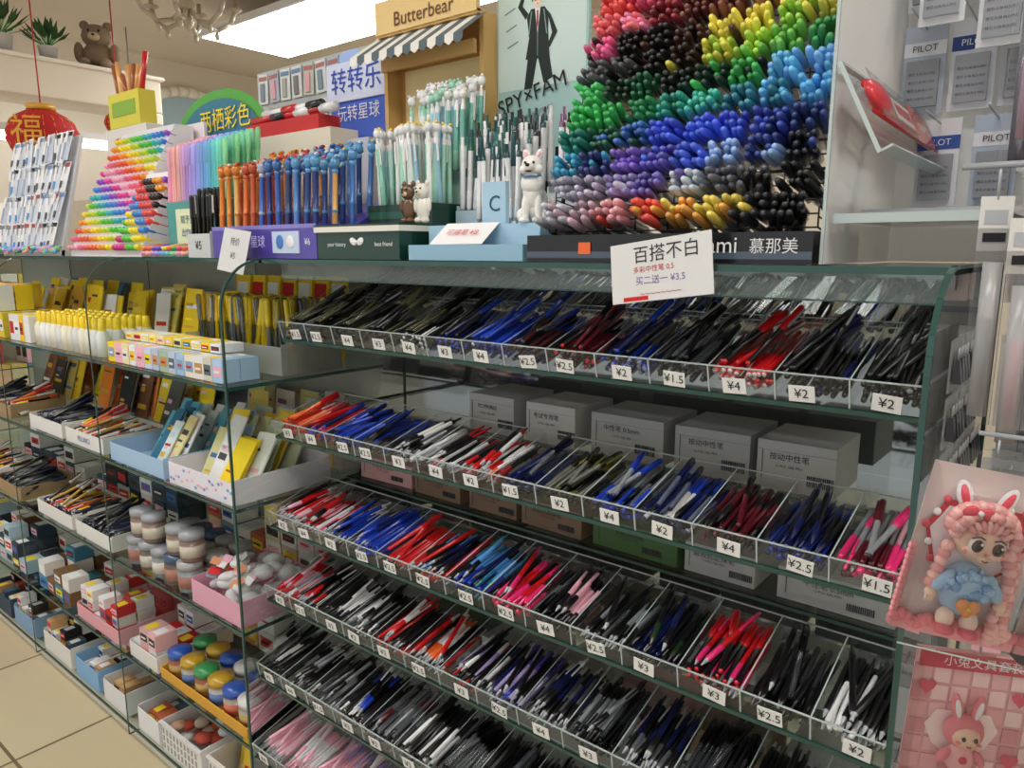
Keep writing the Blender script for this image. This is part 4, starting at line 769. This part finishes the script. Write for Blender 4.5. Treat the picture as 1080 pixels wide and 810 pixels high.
# two more bars that carry the toy packs below
for zz,yy in ((-.150,.715),(-.352,.755)): m.cyl((-.075,yy,CZ+zz),(.25,yy,CZ+zz),.002,SIL,8); m.cyl((.20,yy,CZ+zz),(.20,1.42,CZ+zz),.003,SIL,8)
m.obj('tubes',e)
def heart(kx,kz,n=28,sc=True):
    P=[]
    for i in range(n):
        t=2*math.pi*i/n; hx=16*math.sin(t)**3; hy=13*math.cos(t)-5*math.cos(2*t)-2*math.cos(3*t)-math.cos(4*t)
        k_=(1+(.05 if i%2 else -.03)) if sc else 1; P.append((hx*kx*k_,hy*kz*k_))
    return P
def dollpack(name,loc,ang,s,roll=0):
    e=empty(name); mm=T(*loc)@RZ(ang)@RY(roll)@SC(s,s,s)
    m=MB()
    m.box(-.075,.085,.012,.014,-.125,.125,C('#dccac6'),1,mm)
    pts=[(x+.005,.009,z+.010) for x,z in heart(.0042,.0056)]; n=28
    m.add(pts,[tuple(range(n))],C('#c83040'),1,mm); m.add([(x*.9,.0075,z*.88) for x,y,z in pts],[tuple(range(n))],C('#f0e4e4'),1,mm)
    for i in range(n):
        x,y,z=pts[i]; m.sph((x,.007,z),(.0055,.003,.0055),C('#d84a5a') if i%2 else W_,mm,1)
    for sx in (-1,1): m.sph((sx*.028,.006,.086),(.011,.003,.022),W_,mm,1,RY(sx*22)); m.sph((sx*.028,.004,.086),(.006,.003,.016),C('#e84a60'),mm,1,RY(sx*22))
    for i in range(22): m.sph((-.073+i*.0075,.000,-.108+.005*math.sin(i*1.3)),(.008,.010,.009),C('#e8848c'),mm,1)
    for i in range(12): m.sph((-.076,.002,-.10+i*.009),(.006,.006,.007),C('#ee9aa0'),mm,1)
    m.box(-.078,.088,-.004,.012,-.124,-.112,C('#e8a0a8'),1,mm)
    m.obj('backing_card',e)
    m=MB(); SK=C('#f2cdb4'); HR=C('#e39a98'); HR2=C('#f2bab4')
    m.sph((0,-.012,.030),(.034,.026,.030),SK,mm); m.sph((-.014,-.026,.018),(.012,.010,.010),SK,mm); m.sph((.014,-.026,.018),(.012,.010,.010),SK,mm); m.sph((0,-.030,.012),(.010,.008,.008),SK,mm)
    for sx in (-1,1):
        m.sph((sx*.0145,-.0335,.030),(.0092,.0055,.0108),W_,mm); m.sph((sx*.0135,-.0365,.029),(.0078,.0042,.0092),C('#5a3018'),mm); m.sph((sx*.013,-.0392,.029),(.0048,.0025,.006),K_,mm); m.sph((sx*.013+.0028,-.0412,.033),(.002,.0012,.0022),W_,mm)
        m.tube([(sx*.006,-.036,.0395),(sx*.0135,-.0375,.0425),(sx*.022,-.034,.038)],.0011,C('#6a3a28'),5,0,mm)
        m.tube([(sx*.008,-.036,.048),(sx*.014,-.035,.0505),(sx*.02,-.032,.049)],.0009,C('#b07060'),5,0,mm)
        m.sph((sx*.022,-.030,.017),(.006,.003,.004),C('#f09a90'),mm)
    m.sph((0,-.039,.019),(.0028,.0028,.0022),C('#e8a088'),mm); m.tube([(-.004,-.0385,.0105),(0,-.0395,.0088),(.004,-.0385,.0105)],.0009,C('#a84848'),5,0,mm)
    m.sph((0,-.002,.042),(.040,.028,.033),HR,mm)
    for i in range(17):
        t=i/16; a=math.pi*(1.05-1.1*t); x=.038*math.cos(a); z=.040+.029*math.sin(a)
        m.sph((x,-.024+.004*math.cos(i),z+.001),(.0085,.0085,.0075),HR if i%2 else HR2,mm); m.sph((x*1.08,-.008,z+.008),(.009,.010,.009),HR2 if i%2 else HR,mm)
    for i in range(8): m.sph((-.022+i*.0063,-.031,.056-.0007*abs(i-3.5)**2),(.0045,.004,.0095),HR2 if i%2 else HR,mm,0,RY((i-3.5)*14))
    for i in range(10):
        m.sph((.040+.006*math.sin(i*.5)+i*.0012,-.014,.018-i*.0115),(.0105-.0004*i,.010,.009),HR if i%2 else HR2,mm,0,RY(30*(-1)**i))
        m.sph((.052+i*.0010,-.012,.018-i*.0115),(.0085,.008,.008),HR2 if i%2 else HR,mm,0,RY(-30*(-1)**i))
    for i in range(6): m.sph((-.038-.0015*i,-.012,.014-i*.0115),(.009,.009,.0085),HR if i%2 else HR2,mm)
    for i in range(12): m.sph((.058+R.uniform(-.012,.012),-.014,-.098+R.uniform(-.012,.012)),.008,HR2,mm)
    B1=C('#a4c8e6'); B2=C('#84aed8')
    m.sph((0,-.006,-.045),(.032,.022,.040),B1,mm)
    for i in range(40):
        a=R.uniform(0,2*math.pi); rr=R.uniform(.5,1); m.sph((.033*rr*math.cos(a),-.024+R.uniform(-.004,.006),-.032+.026*rr*math.sin(a)*.8),R.uniform(.004,.008),B1 if i%2 else B2,mm,1)
    for sx in (-1,1):
        m.sph((sx*.034,-.016,-.035),(.010,.010,.022),B1,mm,1,RY(-sx*35)); m.sph((sx*.046,-.020,-.055),(.008,.008,.008),SK,mm)
        for f_ in range(4): m.sph((sx*(.043+.003*f_),-.025,-.062),(.002,.002,.0045),SK,mm)
        m.sph((sx*.016,-.016,-.088),(.012,.012,.016),C('#f4d8c4'),mm); m.sph((sx*.016,-.024,-.102),(.013,.015,.008),C('#e86a7a'),mm)
    OH=C('#ee9a50'); m.sph((-.006,-.034,-.060),(.0095,.005,.0105),OH,mm,0,RY(-30)); m.sph((.006,-.034,-.060),(.0095,.005,.0105),OH,mm,0,RY(30)); m.sph((0,-.034,-.068),(.0068,.0045,.0080),OH,mm); m.sph((0,-.0385,-.062),(.003,.0015,.003),YEL,mm)
    for sx in (-1,1): m.sph((-.018+sx*.011,-.026,.072),(.011,.005,.008),C('#d84050'),mm,0,RY(sx*20))
    m.sph((-.018,-.030,.072),.004,W_,mm)
    m.obj('doll',e)
    m=MB(); 
    V=[(-.080,-.046,-.128),(.090,-.046,-.128),(.090,-.046,.10),(-.080,-.046,.10),(-.080,.011,-.128),(.090,.011,-.128),(.090,.011,.15),(-.080,.011,.15)]
    m.add(V,[(0,1,2,3),(3,2,6,7),(1,5,6,2),(0,3,7,4)],(1,1,1),kFI,mm)
    m.box(-.08,.09,-.047,-.045,-.129,-.127,C('#e8d8d8'),kAE,mm)
    m.cyl((0,.011,.145),(0,.018,.168),.0018,SIL,6,0,mm)
    m.obj('blister_film',e)
dollpack('curly_haired_doll_pack',(-.071,.71,CZ-.258),30,.61,10)
e=empty('pink_bunny_stationery_pack'); mm=T(-.058,.75,CZ-.437)@RZ(30)@RY(3)@SC(.64,.64,.64); m=MB()
m.box(-.085,.095,.012,.014,-.14,.115,C('#dba6a8'),1,mm)
for r_ in range(9):
    for c_ in range(7): m.box(-.083+c_*.026,-.061+c_*.026,.0105,.012,-.135+r_*.028,-.112+r_*.028,R.choice([C('#e8b8b8'),C('#f0d0cc'),C('#d89498'),C('#e4aaaa')]),1,mm)
m.box(-.080,.090,.008,.010,.085,.11,C('#c84a58'),1,mm); m.text('小兔文具套装',.018,mm@T(.005,.007,.0975)@RX(90),W_)
P=heart(.0030,.0034,28,True); m.add([(x-.01,.009,z-.02) for x,z in P],[tuple(range(28))],C('#f6e2de'),1,mm)
for x_,z_ in ((.062,.05),(.062,-.05),(-.065,.055),(-.065,-.10)): m.add([(x_+x*.25,.008,z_+z*.25) for x,z in P],[tuple(range(28))],C('#d85a6a'),1,mm)
m.box(-.08,.09,.0,.009,-.138,-.118,C('#c87880'),1,mm); m.obj('card',e)
m=MB(); q=mm@T(-.012,-.004,-.03)
HD=C('#e4868e'); m.sph((0,0,.028),(.028,.016,.026),HD,q,1)
for sx in (-1,1): m.sph((sx*.014,.0,.064),(.0075,.006,.022),HD,q,1,RY(sx*12)); m.sph((sx*.014,-.005,.064),(.004,.003,.015),W_,q,1,RY(sx*12)); m.sph((sx*.008,-.0215,.027),(.003,.002,.0036),C('#3a2018'),q); m.sph((sx*.014,-.019,.019),(.004,.002,.0025),C('#f08a80'),q); m.sph((sx*.024,-.004,-.012),(.007,.007,.014),HD,q,1,RY(-sx*30)); m.sph((sx*.012,-.006,-.040),(.010,.012,.008),HD,q,1)
m.sph((0,-.008,.024),(.020,.013,.018),C('#f2cdb4'),q); m.sph((0,0,-.016),(.020,.013,.024),C('#f0b8b4'),q,1); m.sph((0,-.012,-.012),(.006,.004,.006),C('#c83848'),q)
m.tube([(-.003,-.022,.017),(0,-.0225,.0155),(.003,-.022,.017)],.0008,C('#a04040'),5,0,q); m.obj('figure',e)
m=MB(); m.add([(-.088,-.028,-.142),(.098,-.028,-.142),(.098,-.028,.10),(-.088,-.028,.10),(-.088,.011,-.142),(.098,.011,-.142),(.098,.011,.125),(-.088,.011,.125)],[(0,1,2,3),(3,2,6,7),(1,5,6,2),(0,3,7,4)],(1,1,1),kFI,mm)
m.cyl((0,.013,.11),(0,.015,.130),.0018,SIL,6,0,mm); m.obj('film',e)

# ------------------------------------------------------------ camera, world
w=bpy.data.worlds.new('world'); bpy.context.scene.world=w; w.use_nodes=True
w.node_tree.nodes['Background'].inputs[0].default_value=(.98,.985,1,1); w.node_tree.nodes['Background'].inputs[1].default_value=.75
cd=bpy.data.cameras.new('camera'); co=bpy.data.objects.new('camera',cd); bpy.context.collection.objects.link(co)
cd.lens=26; cd.sensor_width=36; cd.clip_start=.02
th=rad(10.2); Fh=Vector((-.629,.777,0)).normalized()
Fw=Vector((Fh.x*math.cos(th),Fh.y*math.cos(th),-math.sin(th))); Rt=Vector((Fh.y,-Fh.x,0)); Up=Rt.cross(Fw)
Mc=Matrix((Rt,Up,-Fw)).transposed().to_4x4(); Mc.translation=(0,0,CZ); co.matrix_world=Mc
bpy.context.scene.camera=co
bpy.context.scene.view_settings.view_transform='Standard'
